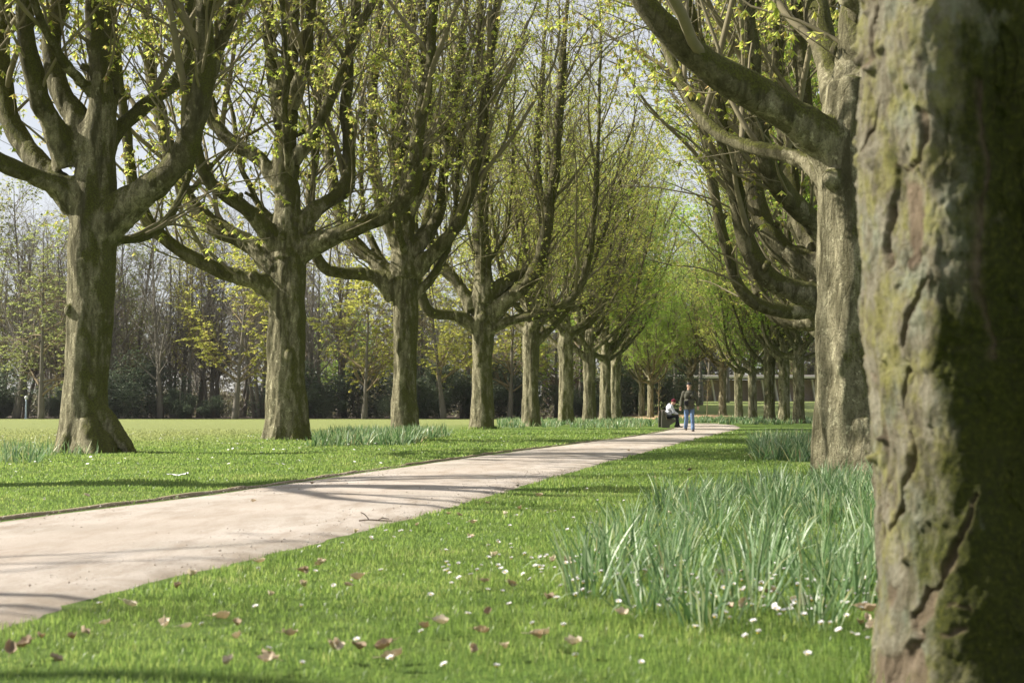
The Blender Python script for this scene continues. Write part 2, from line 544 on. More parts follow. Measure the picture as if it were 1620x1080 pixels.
class Tree:
    """trunk (with limb collars fused in), limbs, and a crown of shoots, twigs and young leaves; local metres"""

    def __init__(s, seed, Rb, fork, H=19.0, nlimb=9, lean=(0, 0), hand=(), leader=.55, twig=1.0, leafm=1.0, leafs='leaf',
                 voxel=.05, flare=.5, burls=(), reach=(1.5, 3.6), e0=(12, 40), lr=(.11, .19), leaf_size=(.06, .11), trunk_pts=None,
                 azs=None, k=11, trunk_fn=None, roots=(), thin_above=99):
        rng = np.random.default_rng(seed)
        s.rng = rng
        mb = MB()
        # trunk
        if trunk_pts is None:
            trunk_pts = [((0, 0, -.25), Rb), ((0, 0, .6), Rb * .97), ((lean[0] * .5, lean[1] * .5, fork * .5), Rb * .9),
                         ((lean[0], lean[1], fork), Rb * .95), ((lean[0] * 1.1, lean[1] * 1.1, fork + .9), Rb * .72),
                         ((lean[0] * 1.2, lean[1] * 1.2, fork + 2.0), Rb * .5)]
        tp = np.array([x[0] for x in trunk_pts], float); tr = np.array([x[1] for x in trunk_pts])
        P, r = spline(tp, max(20, int((tp[-1, 2] - tp[0, 2]) / .09)), tr)
        s.axis = (P, r)
        k_ = 40
        V, Q, T = tube_geo(P[None], r[None], k_)
        ring = V[:len(P) * k_].reshape(len(P), k_, 3)
        off = ring - P[:, None]
        ang = np.arctan2(off[..., 1], off[..., 0]); z = P[:, 2][:, None]
        ph = rng.random(6) * 6.28
        fac = 1 + flare * np.exp(-np.maximum(z, 0) / .32) * (.55 + .45 * np.cos(5 * ang + ph[0]) * np.cos(2 * ang + ph[1])) \
            + .055 * np.cos(3 * ang + ph[2] + .35 * z) + .04 * np.cos(7 * ang + ph[3] - .3 * z) \
            + .05 * fbm(np.stack([np.cos(ang) * 1.3 + seed, np.sin(ang) * 1.3, z * 1.1 + 0 * ang], -1), 3)
        ring = P[:, None] + off * fac[..., None]
        V[:len(P) * k_] = ring.reshape(-1, 3)
        mb.add(V, [Q, T])
        for c, rb in burls:
            mb.ell(c, rb, 12, 8)
        for a_, b_, ra, rb in roots:
            mb.seg(a_, b_, ra, rb, 12, 0, 6)
        limbs = []
        for pts, rad in hand:
            p, rr = spline(pts, 44, rad)
            if p[-1, 2] < H - 3:                      # carry the limb on to the top of the tree
                dv = unit(p[-1] - p[-4]); e = math.asin(np.clip(dv[2], -1, 1)); a = math.atan2(dv[1], dv[0])
                p2, r2 = grow_limb(rng, p[-1], a, e, R_(rng.uniform(72, 86)), 3, (H - p[-1, 2]) * rng.uniform(.9, 1.1), rr[-1], 26, .04)
                r2 = np.minimum(r2, rr[-1])
                p, rr = spline(np.concatenate([p[::3], p2[2::3]]), 60, np.concatenate([rr[::3], r2[2::3]]))
            limbs.append((p, rr))
        if leader:
            z0 = fork + .6
            p0 = np.array([np.interp(z0, P[:, 2], P[:, 0]), np.interp(z0, P[:, 2], P[:, 1]), z0])
            limbs.append(grow_limb(rng, p0, rng.random() * 6.28, R_(86), R_(84), 4, H - z0, Rb * leader, 46, .05))
        for i in range(nlimb):
            az = (azs[i] if azs is not None else i * 2.39996 + rng.normal() * .25)
            zz = fork + rng.uniform(-.5, .25) + 2.1 * (i / max(1, nlimb - 1)) ** 1.3
            c = np.array([np.interp(zz, P[:, 2], P[:, 0]), np.interp(zz, P[:, 2], P[:, 1]), zz])
            rr0 = rng.uniform(*lr) * (1.12 - .35 * i / max(1, nlimb))
            ee = R_(rng.uniform(*e0)) + .35 * i / max(1, nlimb)
            limbs.append(grow_limb(rng, c, az, ee, R_(rng.uniform(68, 84)), rng.uniform(*reach) * 1.7, (H - zz) * rng.uniform(.85, 1.1), rr0, 46, .055))
        # collars into the trunk
        for j, (p, rr) in enumerate(limbs):
            L = np.concatenate([[0], np.cumsum(np.linalg.norm(np.diff(p, axis=0), axis=1))])
            end = min(.75 + 3.2 * rr[0], L[-1] * .3)
            g = np.linspace(0, end, 9)
            pp = np.stack([np.interp(g, L, p[:, q]) for q in range(3)], 1); r0 = np.interp(g, L, rr)
            w = np.linspace(0, 1, 9)
            mb.tubes(pp[None], (r0 * (1.28 - .36 * smooth(0, .95, w)))[None], 14, 0, .08, seed + j)
            f = smooth(end * .35, end, L)
            for q in range(5):
                s0 = rng.uniform(end, max(end + 1, L[-1] * .6)); rr = rr * (1 + rng.uniform(.06, .18) * np.exp(-((L - s0) / rng.uniform(.10, .22)) ** 2))
            kk_ = fbm(np.stack([L * 1.5, 0 * L + j * 3.3, 0 * L + seed], -1), 3), fbm(np.stack([L * 1.5, 0 * L + j * 3.3, 0 * L + seed + 40], -1), 3)
            w_ = (np.minimum(rr, .16) * .32 * smooth(end, end + 1.2, L))[:, None]
            p = p + w_ * np.stack([kk_[0], kk_[1], .5 * kk_[0]], 1)
            limbs[j] = (p, rr * (.82 + .18 * f))
        fn = trunk_fn or (lambda v: .034 * fbm(v * np.array([5, 5, 1.0]) + seed * 3.1, 4) + .025 * fbm(v * np.array([2, 2, 1.1]) + seed, 2))
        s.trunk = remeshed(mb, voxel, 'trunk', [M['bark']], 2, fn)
        s.limb_meshes = []
        for j, (p, rr) in enumerate(limbs):
            b = MB(); kk = k if rr[4] < .2 else k + 8
            p2, r2 = spline(p[::2] if len(p) > 40 else p, 84, rr[::2] if len(p) > 40 else rr)
            b.tubes(p2[None], r2[None], kk, 0, .15, seed * 13 + j)
            for q in range(int(rng.integers(1, 4))):
                i0 = int(rng.integers(8, 40)); T_ = unit(p2[i0 + 1] - p2[i0]); v_ = rng.normal(size=3); v_[2] = abs(v_[2]) * .5; v_ = unit(v_ - v_.dot(T_) * T_)
                l_ = r2[i0] + rng.uniform(.05, .22); q_ = min(.07, r2[i0] * rng.uniform(.35, .6))
                sp_, sr_ = spline([p2[i0], p2[i0] + (v_ * .8 + T_ * .3) * l_ * .6, p2[i0] + (v_ + T_ * .45) * l_], 7, [q_ * 1.5, q_ * 1.1, q_ * .95])
                b.tubes(sp_[None], sr_[None], 8, 0, .14, seed + q)
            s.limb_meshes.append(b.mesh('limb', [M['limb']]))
        # shoots, twigs
        LB = rebatch(limbs, 40)
        thick = spawn(LB, rng, .62 * twig, .10, .72, (3.0, 8.0), (18, 55), .58, .075, .026, 14, .12, .085, .3, .6, .55)
        shoots = spawn(LB, rng, 2.1 * twig, .06, .95, (1.6, 4.2), (25, 65), .42, .036, .012, 10, .10, .125, .3, .4, .40)
        shoots2 = spawn(thick, rng, 1.2 * twig, .2, .98, (1.0, 2.8), (25, 65), .45, .022, .009, 8, .07, .13, .3)
        S = cat(thick, shoots, shoots2)
        tw = spawn(S, rng, 1.75 * twig, .15, 1.0, (.5, 1.6), (25, 65), .5, .009, .0048, 6, .10, .13, .45)
        tw0 = spawn(LB, rng, 1.4 * twig, .08, 1.0, (.4, 1.5), (35, 85), .3, .010, .0055, 6, .12, .13, .45, 0, .4)
        TW = cat(tw, tw0)
        if thin_above < 90:                            # light, thin top
            kp = (TW[0][:, 0, 2] < thin_above) | (rng.random(len(TW[0])) < .22)
            TW = (TW[0][kp], TW[1][kp])
        t2 = spawn(TW, rng, 2.5, .25, 1.0, (.15, .55), (25, 65), .7, .0048, .0034, 4, .10, .12, .6)
        mc = MB()
        mc.tubes(*thick, 7, 0, .06, seed); mc.tubes(*shoots, 5, 0); mc.tubes(*shoots2, 4, 0); mc.tubes(*TW, 3, 0); mc.tubes(*t2, 3, 0)
        tips = np.concatenate([TW[0][:, -1], t2[0][:, -1], t2[0][:, 2]])
        keep = rng.random(len(tips)) < np.clip(.85 * leafm * (1.1 - .5 * smooth(8, 16, tips[:, 2])), 0, 1)
        clusters(mc, tips[keep], rng, 6, leaf_size, (-70, -15), 1)
        if leafm > 1.5:
            keep = rng.random(len(tips)) < .8
            clusters(mc, tips[keep] + rng.normal(size=(keep.sum(), 3)) * .12, rng, 6, leaf_size, (-65, 0), 1)
        s.crown = mc.mesh('crown', [M['twig'], M[leafs]])
        s.limbs = limbs

    def place(s, name, loc, rz, label, cat='tree', group=None, scale=1.0):
        e = empty(name, loc, rz); tag(e, label, cat, group)
        e.scale = (scale,) * 3
        link('trunk', s.trunk, e)
        for m in s.limb_meshes: link('limb', m, e)
        link('crown', s.crown, e)
        return e


def hand_limbs(px0, d, specs):
    """specs: list of (pixel polyline with widths, depth at end). Local metres about the tree base"""
    b = np.array([gx(px0, d), d, 0]); out = []
    for pts, dd in specs:
        n = len(pts); P, Rr = [], []
        for i, (x, y, w) in enumerate(pts):
            q = at(x, y, d + dd * i / (n - 1))
            P.append(q - b); Rr.append(.89 * w / 2 / F * (d + dd * i / (n - 1)))
        out.append((P, Rr))
    return out


# ================================================================== camera, light, sky
BETA, ELEV = R_(8), R_(36)
SUN = np.array([-math.cos(ELEV) * math.cos(BETA), math.cos(ELEV) * math.sin(BETA), math.sin(ELEV)])
cam_d = bpy.data.cameras.new('camera'); cam = bpy.data.objects.new('camera', cam_d); COL.objects.link(cam)
cam.location = (0, 0, CAM_H); cam.rotation_euler = (R_(90) + TILT, 0, 0)
cam_d.sensor_width = 36; cam_d.lens = 50; cam_d.clip_end = 3000; cam_d.clip_start = .05
cam_d.dof.use_dof = True; cam_d.dof.focus_distance = 33; cam_d.dof.aperture_fstop = 5.6
SC.camera = cam

W = bpy.data.worlds.new('World'); SC.world = W; W.use_nodes = True
wt = W.node_tree; bg = wt.nodes['Background']
sky = wt.nodes.new('ShaderNodeTexSky'); sky.sky_type = 'NISHITA'; sky.sun_disc = False
sky.sun_elevation = ELEV; sky.sun_rotation = math.atan2(SUN[0], SUN[1])
sky.air_density = 1.0; sky.dust_density = .6; sky.ozone_density = 1.0
tcw = wt.nodes.new('ShaderNodeTexCoord'); nzw = wt.nodes.new('ShaderNodeTexNoise'); nzw.inputs['Scale'].default_value = 2.2; nzw.inputs['Detail'].default_value = 7
mpw = wt.nodes.new('ShaderNodeMapping'); mpw.inputs['Scale'].default_value = (1, 1, 3); wt.links.new(tcw.outputs['Generated'], mpw.inputs[0]); wt.links.new(mpw.outputs[0], nzw.inputs['Vector'])
rpw = wt.nodes.new('ShaderNodeMapRange'); rpw.inputs[1].default_value = .3; rpw.inputs[2].default_value = .7; rpw.inputs[3].default_value = .45; rpw.inputs[4].default_value = .85
wt.links.new(nzw.outputs['Fac'], rpw.inputs[0])
mxw = wt.nodes.new('ShaderNodeMix'); mxw.data_type = 'RGBA'; mxw.inputs[7].default_value = (8.4, 8.45, 8.8, 1)      # thin high cloud veil
wt.links.new(rpw.outputs[0], mxw.inputs[0]); wt.links.new(sky.outputs[0], mxw.inputs[6]); wt.links.new(mxw.outputs[2], bg.inputs[0]); bg.inputs[1].default_value = .05
sd = bpy.data.lights.new('sun', 'SUN'); sd.energy = 5.0; sd.angle = R_(.53); sd.color = (1, .94, .84)
so = bpy.data.objects.new('sun', sd); COL.objects.link(so)
so.rotation_euler = Vector(SUN).to_track_quat('Z', 'Y').to_euler(); so.location = SUN * 60
SC.view_settings.view_transform = 'Standard'; SC.view_settings.look = 'None'; SC.view_settings.gamma = 1
SC.view_settings.exposure = 1.17
SC.cycles.use_denoising = True
SC.cycles.max_bounces = 10; SC.cycles.diffuse_bounces = 4; SC.cycles.transmission_bounces = 8
SC.cycles.sample_clamp_indirect = 6

# ================================================================== ground, path
def pxl(lst):
    return np.array([[1732.5 / (y - 650), gx(x, 1732.5 / (y - 650))] for x, y in lst])


PL = pxl([(0, 822), (300, 785), (560, 748), (760, 720), (1000, 690), (1046, 682), (1064, 677), (1067, 669.6)])
PR = pxl([(0, 1000), (280, 920), (560, 850), (800, 780), (970, 730), (1100, 696), (1165, 680), (1174, 676), (1166, 672.8), (1140, 670.2)])
PL = np.concatenate([[[-14, -14 * .19 - 5.5]], PL]); PR = np.concatenate([[[-14, -14 * .19 - 2.7]], PR])


def xl(y): return np.interp(y, PL[:, 0], PL[:, 1])
def xr(y): return np.interp(y, PR[:, 0], PR[:, 1])


def on_path(x, y, grow=0.0):
    return (y < 92) & (x > xl(y) - grow) & (x < xr(y) + grow)


def axis_pts(spec):
    out = [spec[0][0]]
    for a, b, st in spec:
        n = max(1, int(round((b - a) / st))); out += list(np.linspace(a, b, n + 1)[1:])
    return np.array(out)


def ground_z(x, y):
    far = smooth(0.25, 1.0, np.minimum(np.abs(x - xl(y)), np.abs(x - xr(y))))
    inside = on_path(x, y, .1)
    w = np.where(inside, 0, far) * (1 - smooth(60, 90, y))
    n = fbm(np.stack([x * .55, y * .55, 0 * x + 3.3], -1), 2) * .028 + fbm(np.stack([x * 2.2, y * 2.2, 0 * x], -1), 2) * .008
    return G(x, y) + w * (n + .015)


gxs = axis_pts([(-420, -60, 20), (-60, -20, 2.5), (-20, 26, .4), (26, 70, 3), (70, 420, 25)])
gys = axis_pts([(-60, -10, 5), (-10, 34, .4), (34, 100, 1.6), (100, 200, 3), (200, 700, 25)])
X, Y = np.meshgrid(gxs, gys)
Z = ground_z(X, Y)
nx_, ny_ = len(gxs), len(gys)
ii, jj = np.meshgrid(np.arange(nx_ - 1), np.arange(ny_ - 1))
q0 = (jj * nx_ + ii).ravel()
GQ = np.stack([q0, q0 + 1, q0 + nx_ + 1, q0 + nx_], 1)

t = NT('lawn_ground')
co = t.coord()
sep = t.n('ShaderNodeSeparateXYZ'); t.l(co, sep.inputs[0])
# across the avenue: mown open field beyond the left-hand row is drier and paler
ac = t.math('ADD', sep.outputs[0], t.math('MULTIPLY', sep.outputs[1], -.19))
dry = t.ramp(t.math('ADD', t.math('MULTIPLY', ac, -.03), t.math('MULTIPLY', t.noise(co, .25, 4), .3)), [(.50, 0.0), (.72, 1.0)])
n1 = t.noise(co, .5, 6, .65); n2 = t.noise(co, 9, 8, .75); n3 = t.noise(t.coord((1, 1, 1), (5, 9, 1)), 60, 4, .7)
lush = t.ramp(n2, [(.3, (.045, .085, .014)), (.52, (.10, .17, .028)), (.75, (.17, .225, .05))])
pale = t.ramp(n2, [(.3, (.15, .18, .055)), (.55, (.23, .26, .085)), (.78, (.33, .33, .13))])
farf = t.math('MULTIPLY', t.math('MULTIPLY', t.math('SUBTRACT', sep.outputs[1], 104.0), .03, True), .8)
c = t.mix(t.math('MAXIMUM', dry, farf), lush, pale)
c = t.mix(t.ramp(n1, [(.45, 0.0), (.7, .4)]), c, (.20, .21, .06))
c = t.mix(t.ramp(n3, [(.62, 0.0), (.75, .35)]), c, (.05, .07, .02))
t.bsdf(c, .85, t.bump(t.math('ADD', n2, t.math('MULTIPLY', n3, .6)), .8, .06), .15)
M['lawn'] = t.m
link('lawn', mk_mesh('lawn', np.stack([X, Y, Z], -1).reshape(-1, 3), [(GQ, 0)], [M['lawn']]))['kind'] = 'structure'

# path sheet with ragged edges
rng = np.random.default_rng(5)
ys = np.concatenate([np.arange(-14, 30, .12), np.arange(30, 86.5, .3)])
nw = 13
w = np.linspace(0, 1, nw)
ed = lambda y, s: .05 * fbm(np.stack([y * 1.7, 0 * y + s, 0 * y], -1), 3) + .03 * fbm(np.stack([y * 9, 0 * y + s, 0 * y], -1), 2)
L_, R__ = xl(ys) + .35 * ed(ys, 3.1), xr(ys) + ed(ys, 9.7)
PX = L_[:, None] * (1 - w) + R__[:, None] * w; PY = np.repeat(ys[:, None], nw, 1)
PZ = .014 + .012 * (1 - (2 * w - 1) ** 2)[None] + .004 * fbm(np.stack([PX * 1.5, PY * 1.5, 0 * PX], -1), 2)
PZ[:, 0] = PZ[:, -1] = -.01
WV = np.repeat(w[None], len(ys), 0)
ii, jj = np.meshgrid(np.arange(nw - 1), np.arange(len(ys) - 1)); q0 = (jj * nw + ii).ravel()
t = NT('sandy_path')
co = t.coord(); st = t.coord((1.4, .35, 1))
n1 = t.noise(co, .9, 5, .6); n2 = t.noise(co, 45, 6, .8); n3 = t.noise(st, 3.2, 6, .65); n4 = t.noise(co, 160, 4, .7)
c = t.ramp(n1, [(.3, (.36, .318, .265)), (.55, (.46, .405, .35)), (.75, (.53, .48, .425))])
c = t.mix(t.ramp(n3, [(.47, 0.0), (.68, .75)]), c, (.28, .225, .17))
c = t.mix(t.ramp(n2, [(.51, 0.0), (.64, .6)]), c, (.24, .195, .155))
c = t.mix(t.ramp(n4, [(.62, 0.0), (.70, .5)]), c, (.58, .52, .45))
ax = t.n('ShaderNodeAttribute', attribute_name='across').outputs['Fac']
cen_ = t.math('MULTIPLY', t.math('ABSOLUTE', t.math('SUBTRACT', ax, .5)), 2.0)          # 0 in the middle, 1 at the edges
sl = t.math('ADD', cen_, t.math('MULTIPLY', t.math('SUBTRACT', t.noise(co, 3.0, 6, .7), .5), .5))
c = t.mix(t.ramp(sl, [(.80, 0.0), (1.0, .8)]), c, t.ramp(n2, [(.35, (.13, .10, .065)), (.65, (.30, .245, .18))]))
c = t.mix(t.ramp(t.math('ADD', cen_, t.math('MULTIPLY', n3, .35)), [(.38, .35), (.62, 0.0)]), c, (.37, .305, .245))
t.bsdf(c, .92, t.bump(t.math('ADD', n2, t.math('MULTIPLY', n4, .5)), .7, .016), .2)
M['path'] = t.m
link('path', mk_mesh('path', np.stack([PX, PY, PZ], -1).reshape(-1, 3), [(np.stack([q0, q0 + 1, q0 + nw + 1, q0 + nw], 1), 0)], [M['path']], True, {'across': WV.ravel()}))['kind'] = 'structure'

n = 9000
d_ = np.sqrt(rng.uniform(4.5 ** 2, 19 ** 2, n)); w_ = rng.random(n) ** .8
w_ = np.where(rng.random(n) < .5, np.where(rng.random(n) < .5, w_ ** 3 * .3, 1 - w_ ** 3 * .3), w_)
x_ = xl(d_) + .03 + (xr(d_) - xl(d_) - .06) * w_
r_ = rng.gamma(2.0, .0011, n).clip(.001, .0075) * (1 + d_ * .02)
oc = np.array([[1, 0, 0], [0, 1, 0], [-1, 0, 0], [0, -1, 0], [0, 0, .7], [0, 0, -.7]], float)
V = oc[None] * r_[:, None, None] * rng.uniform(.6, 1.3, (n, 6, 1))
ca_, sa_ = np.cos(rng.random(n) * 6.28), 0
a_ = rng.random(n) * 6.28; ca_, sa_ = np.cos(a_)[:, None], np.sin(a_)[:, None]
V = np.stack([V[..., 0] * ca_ - V[..., 1] * sa_ + x_[:, None], V[..., 0] * sa_ + V[..., 1] * ca_ + d_[:, None], V[..., 2] + .022 + .3 * r_[:, None]], -1).reshape(-1, 3)
T_ = np.array([[0, 1, 4], [1, 2, 4], [2, 3, 4], [3, 0, 4], [1, 0, 5], [2, 1, 5], [3, 2, 5], [0, 3, 5]])
t = NT('path_pebble'); t.bsdf(t.ramp(t.island(), [(0, (.17, .135, .105)), (.3, (.33, .28, .225)), (.8, (.5, .45, .4)), (1, (.62, .58, .52))]), .9)
tag(link('gravel', mk_mesh('gravel', V, [((np.arange(n)[:, None, None] * 6 + T_[None]).reshape(-1, 3), 0)], [t.m], False)), 'fine loose grit and small stones on the sandy path', 'gravel', kind='stuff')

# low timber edging along the far side of the path
eb = MB()
y0 = -6.0
while y0 < 62:
    y1 = y0 + rng.uniform(1.6, 2.6)
    yy = np.linspace(y0, y1 - .015, 7)
    hh = rng.uniform(.018, .030) * (1 if rng.random() < .8 else .55)
    xx = xl(yy) - .03 + .02 * np.sin(yy * .9) + rng.normal() * .008
    pr = []
    for xo, zo in ((-.022, -.06), (-.022, hh - .006), (-.016, hh), (.016, hh), (.022, hh - .006), (.022, -.06)):
        pr.append(np.stack([xx + xo, yy, 0 * yy + zo + .006 * np.sin(yy * 5)], 1))
    V = np.stack(pr, 1).reshape(-1, 3); q = []
    for a in range(6):
        for b_ in range(5):
            q.append([a * 6 + b_, a * 6 + b_ + 1, a * 6 + 7 + b_, a * 6 + 6 + b_])
    eb.add(V, [np.array(q), np.array([[0, 1, 2, 5], [2, 3, 4, 5], [38, 37, 36, 41], [40, 39, 38, 41]])])
    y0 = y1
M['timber'] = plain('weathered_timber', (.30, .235, .16), .9, .4, 18, .5)
link('kerb', eb.mesh('kerb', [M['timber']], False))['kind'] = 'structure'

# woodland floor under the distant trees, sandy strip on the rise
def sheet(name, xs, y0f, y1f, n, mat, lift):
    V = []
    for x in xs:
        a, b = y0f(x), y1f(x)
        for k in range(n + 1):
            y = a + (b - a) * k / n; V.append([x, y, float(G(x, y)) + lift])
    q = [[i * (n + 1) + k, (i + 1) * (n + 1) + k, (i + 1) * (n + 1) + k + 1, i * (n + 1) + k + 1] for i in range(len(xs) - 1) for k in range(n)]
    link(name, mk_mesh(name, np.array(V), [(np.array(q), 0)], [mat]))['kind'] = 'structure'


M['leaf_litter'] = plain('woodland_leaf_litter', (.085, .06, .04), .95, .5, 2.5, .6)
M['sand'] = plain('bare_sand', (.50, .33, .19), .95, .25, 1.2, .4)
n1d = lambda x, s, f=.25: float(vnoise(np.array([x * f, s, 0.])))
sheet('woodland_floor', np.arange(-140, 16, 1.5), lambda x: 140 + 1.4 * n1d(x, 2, .4) + .02 * abs(x), lambda x: 320, 6, M['leaf_litter'], .05)
sheet('sand_patch', np.arange(11.5, 22, .6), lambda x: 127 + 1.5 * n1d(x, 4) + max(0, x - 18) * 1.0, lambda x: 139 + 1.5 * n1d(x, 6) - max(0, x - 17) * 1.6, 14, M['sand'], .03)

# ================================================================== avenue trees
def xrow(d): return .191 * d - 12.7


LD = {1: (140, 25.98), 2: (455, 36.4), 3: (640, 47.6), 4: (763, 59.8)}
GL, GR = 'trees of the left-hand avenue row', 'trees of the right-hand avenue row'
h1 = hand_limbs(140, 25.98, [
    ([(160, 365, 62), (200, 325, 52), (240, 298, 48), (272, 268, 46), (296, 232, 46), (310, 185, 42), (320, 130, 38), (325, 70, 31), (326, 0, 29), (330, -110, 24)], -1.2),
    ([(318, 150, 30), (335, 105, 26), (352, 60, 24), (368, 15, 22), (385, -50, 20)], -.6),
    ([(155, 270, 34), (182, 215, 27), (218, 178, 26), (252, 148, 24), (285, 120, 22), (300, 60, 18), (300, -30, 15)], 2.4),
    ([(120, 330, 46), (95, 295, 36), (60, 282, 30), (25, 268, 30), (-15, 245, 30), (-50, 190, 26), (-65, 90, 22)], -1.6),
    ([(100, 300, 44), (62, 262, 40), (35, 225, 38), (12, 175, 36), (4, 110, 33), (2, 40, 30), (0, -60, 26)], 1.2),
    ([(110, 260, 46), (88, 205, 42), (66, 165, 40), (52, 110, 36), (42, 50, 32), (36, -40, 28)], -1.4),
    ([(140, 240, 48), (124, 190, 42), (98, 150, 40), (84, 100, 36), (88, 40, 34), (100, -40, 28)], .4),
    ([(152, 250, 50), (160, 190, 42), (158, 120, 38), (152, 60, 36), (148, -30, 30)], -.3),
    ([(158, 230, 36), (172, 160, 32), (176, 90, 30), (168, 30, 28), (170, -50, 24)], 1.8)])
T1 = Tree(seed=11, thin_above=11, Rb=.47, fork=4.3, H=17.5, nlimb=3, hand=h1, leader=0, voxel=.032, flare=.62, azs=[1.2, 2.0, 4.4], lean=(.10, 0), lr=(.08, .11), leafm=1.1, leaf_size=(.085, .15),
          roots=[((.0, -.1, .55), (.48, -.42, -.10), .36, .22), ((.10, -.1, .9), (.98, -.32, -.08), .27, .07), ((-.1, -.15, .6), (-.42, -.45, -.05), .24, .10), ((.1, -.3, .5), (.35, -.75, -.06), .26, .1)],
          burls=[((.02, -.42, 3.5), (.10, .10, .13)), ((-.32, -.25, 4.9), (.14, .12, .14)), ((-.3, -.32, 2.6), (.09, .09, .13)), ((.2, -.36, 1.2), (.10, .1, .2))],
          trunk_pts=[((-.02, 0, -.25), .46), ((-.05, 0, .5), .425), ((-.03, 0, 1.6), .40), ((0, 0, 2.8), .41), ((.02, 0, 3.7), .46), ((.05, 0, 4.5), .42), ((.06, 0, 5.4), .32)])
T1.place('avenue_tree', (*[gx(140, 25.98), 25.98], 0), 0, 'large avenue tree with a heavy limb sweeping right and a buttressed base', group=GL)

h2 = hand_limbs(455, 36.4, [
    ([(440, 465, 34), (405, 445, 30), (355, 432, 27), (298, 400, 25), (245, 368, 23), (224, 325, 21), (206, 250, 19), (190, 150, 17), (180, 40, 14)], -1.5),
    ([(440, 425, 38), (395, 385, 34), (345, 362, 32), (305, 330, 29), (283, 285, 27), (258, 200, 24), (238, 100, 21), (230, -20, 18)], 1.8),
    ([(440, 390, 34), (410, 350, 28), (372, 318, 26), (335, 292, 24), (312, 240, 20), (300, 150, 17), (300, 20, 14)], -2.2),
    ([(448, 300, 30), (412, 252, 27), (362, 222, 25), (333, 182, 22), (322, 120, 20), (315, 20, 16)], 1.0),
    ([(470, 400, 38), (530, 372, 31), (600, 346, 29), (640, 318, 27), (656, 265, 24), (666, 180, 21), (682, 80, 18), (690, -40, 15)], -2.0),
    ([(468, 360, 30), (510, 324, 27), (545, 300, 25), (552, 240, 22), (548, 150, 20), (560, 40, 16)], 1.6),
    ([(465, 255, 24), (500, 205, 19), (530, 140, 17), (562, 60, 15), (600, -20, 12)], -1.0),
    ([(456, 410, 50), (455, 330, 46), (452, 250, 42), (450, 180, 38), (455, 100, 32), (462, 0, 26)], .3),
    ([(450, 200, 30), (436, 140, 25), (428, 70, 21), (420, -20, 18)], .8),
    ([(458, 170, 26), (480, 110, 22), (490, 40, 19), (496, -40, 16)], -.8)])
T2 = Tree(seed=12, thin_above=12, Rb=.50, fork=4.6, H=18.5, nlimb=3, hand=h2, leader=0, voxel=.035, flare=.4, azs=[1.4, 2.2, 4.8], lr=(.09, .13), leafm=1.15, leaf_size=(.085, .15),
          burls=[((-.80, -.40, 4.15), (.14, .13, .15)), ((.1, -.45, 2.2), (.1, .1, .15)), ((-.1, -.45, 5.2), (.1, .1, .12))],
          trunk_pts=[((0, 0, -.25), .53), ((0, 0, .5), .505), ((-.03, 0, 1.6), .475), ((-.02, 0, 2.8), .455), ((0, 0, 3.8), .46), ((0, 0, 4.6), .43), ((0, 0, 5.4), .34)])
T2.place('avenue_tree', (gx(455, 36.4), 36.4, 0), 0, 'avenue tree with a straight central stem and a cut knot on its low left limb', group=GL)

h3 = hand_limbs(640, 47.6, [
    ([(625, 470, 30), (592, 436, 24), (545, 432, 21), (512, 422, 20), (496, 388, 18), (490, 320, 16), (500, 220, 14), (505, 100, 12)], -1.5),
    ([(625, 450, 32), (592, 412, 26), (562, 386, 24), (540, 345, 22), (522, 250, 19), (515, 120, 16)], 1.4),
    ([(655, 430, 28), (702, 384, 23), (732, 338, 21), (752, 268, 19), (766, 180, 17), (778, 60, 14)], -1.5),
    ([(650, 400, 24), (690, 350, 20), (700, 300, 18), (712, 200, 16), (730, 80, 13)], 1.8),
    ([(640, 440, 42), (640, 370, 36), (638, 300, 31), (634, 200, 26), (645, 80, 22), (650, -30, 18)], 0),
    ([(634, 390, 26), (605, 330, 22), (592, 250, 20), (590, 140, 17), (600, 20, 14)], -.8),
    ([(645, 340, 22), (670, 280, 20), (676, 180, 18), (672, 60, 15)], -.8)])
T3 = Tree(13, .44, 4.6, 19, 4, hand=h3, leader=0, voxel=.04, flare=.3, lr=(.1, .14), twig=1.1, leafm=1.4,
          burls=[((-.2, -.4, 2.9), (.12, .12, .3))])
T3.place('avenue_tree', (gx(640, 47.6), 47.6, 0), 0, 'avenue tree rising out of the long daffodil bed, its trunk fluted with a dark seam', group=GL)

h4 = hand_limbs(763, 59.8, [
    ([(755, 520, 24), (720, 497, 19), (684, 498, 18), (668, 470, 17), (660, 420, 15), (655, 320, 13), (660, 200, 11)], -1.5),
    ([(775, 500, 28), (808, 470, 26), (840, 440, 25), (858, 395, 23), (868, 340, 20), (880, 240, 17), (890, 100, 14)], -2.0),
    ([(772, 470, 24), (810, 440, 22), (850, 425, 20), (862, 370, 18), (850, 280, 15), (856, 150, 12)], 1.4),
    ([(750, 490, 24), (722, 445, 20), (692, 412, 18), (676, 350, 16), (690, 240, 14)], 1.2),
    ([(770, 522, 18), (812, 506, 16), (866, 492, 15), (905, 470, 13), (930, 420, 12), (940, 330, 10)], -2.2),
    ([(765, 480, 34), (764, 410, 30), (760, 330, 26), (766, 220, 22), (760, 80, 18)], 0)])
T4 = Tree(14, .47, 5.0, 20, 4, hand=h4, leader=0, voxel=.045, flare=.35, lr=(.1, .14), twig=1.15, leafm=1.45,
          burls=[((0, -.42, 4.7), (.2, .16, .22)), ((-.15, -.42, 2.9), (.14, .1, .3))])
T4.place('avenue_tree', (gx(763, 59.8), 59.8, 0), 0, 'avenue tree with a pale bare bark patch and a thick dark limb curving right', group=GL)

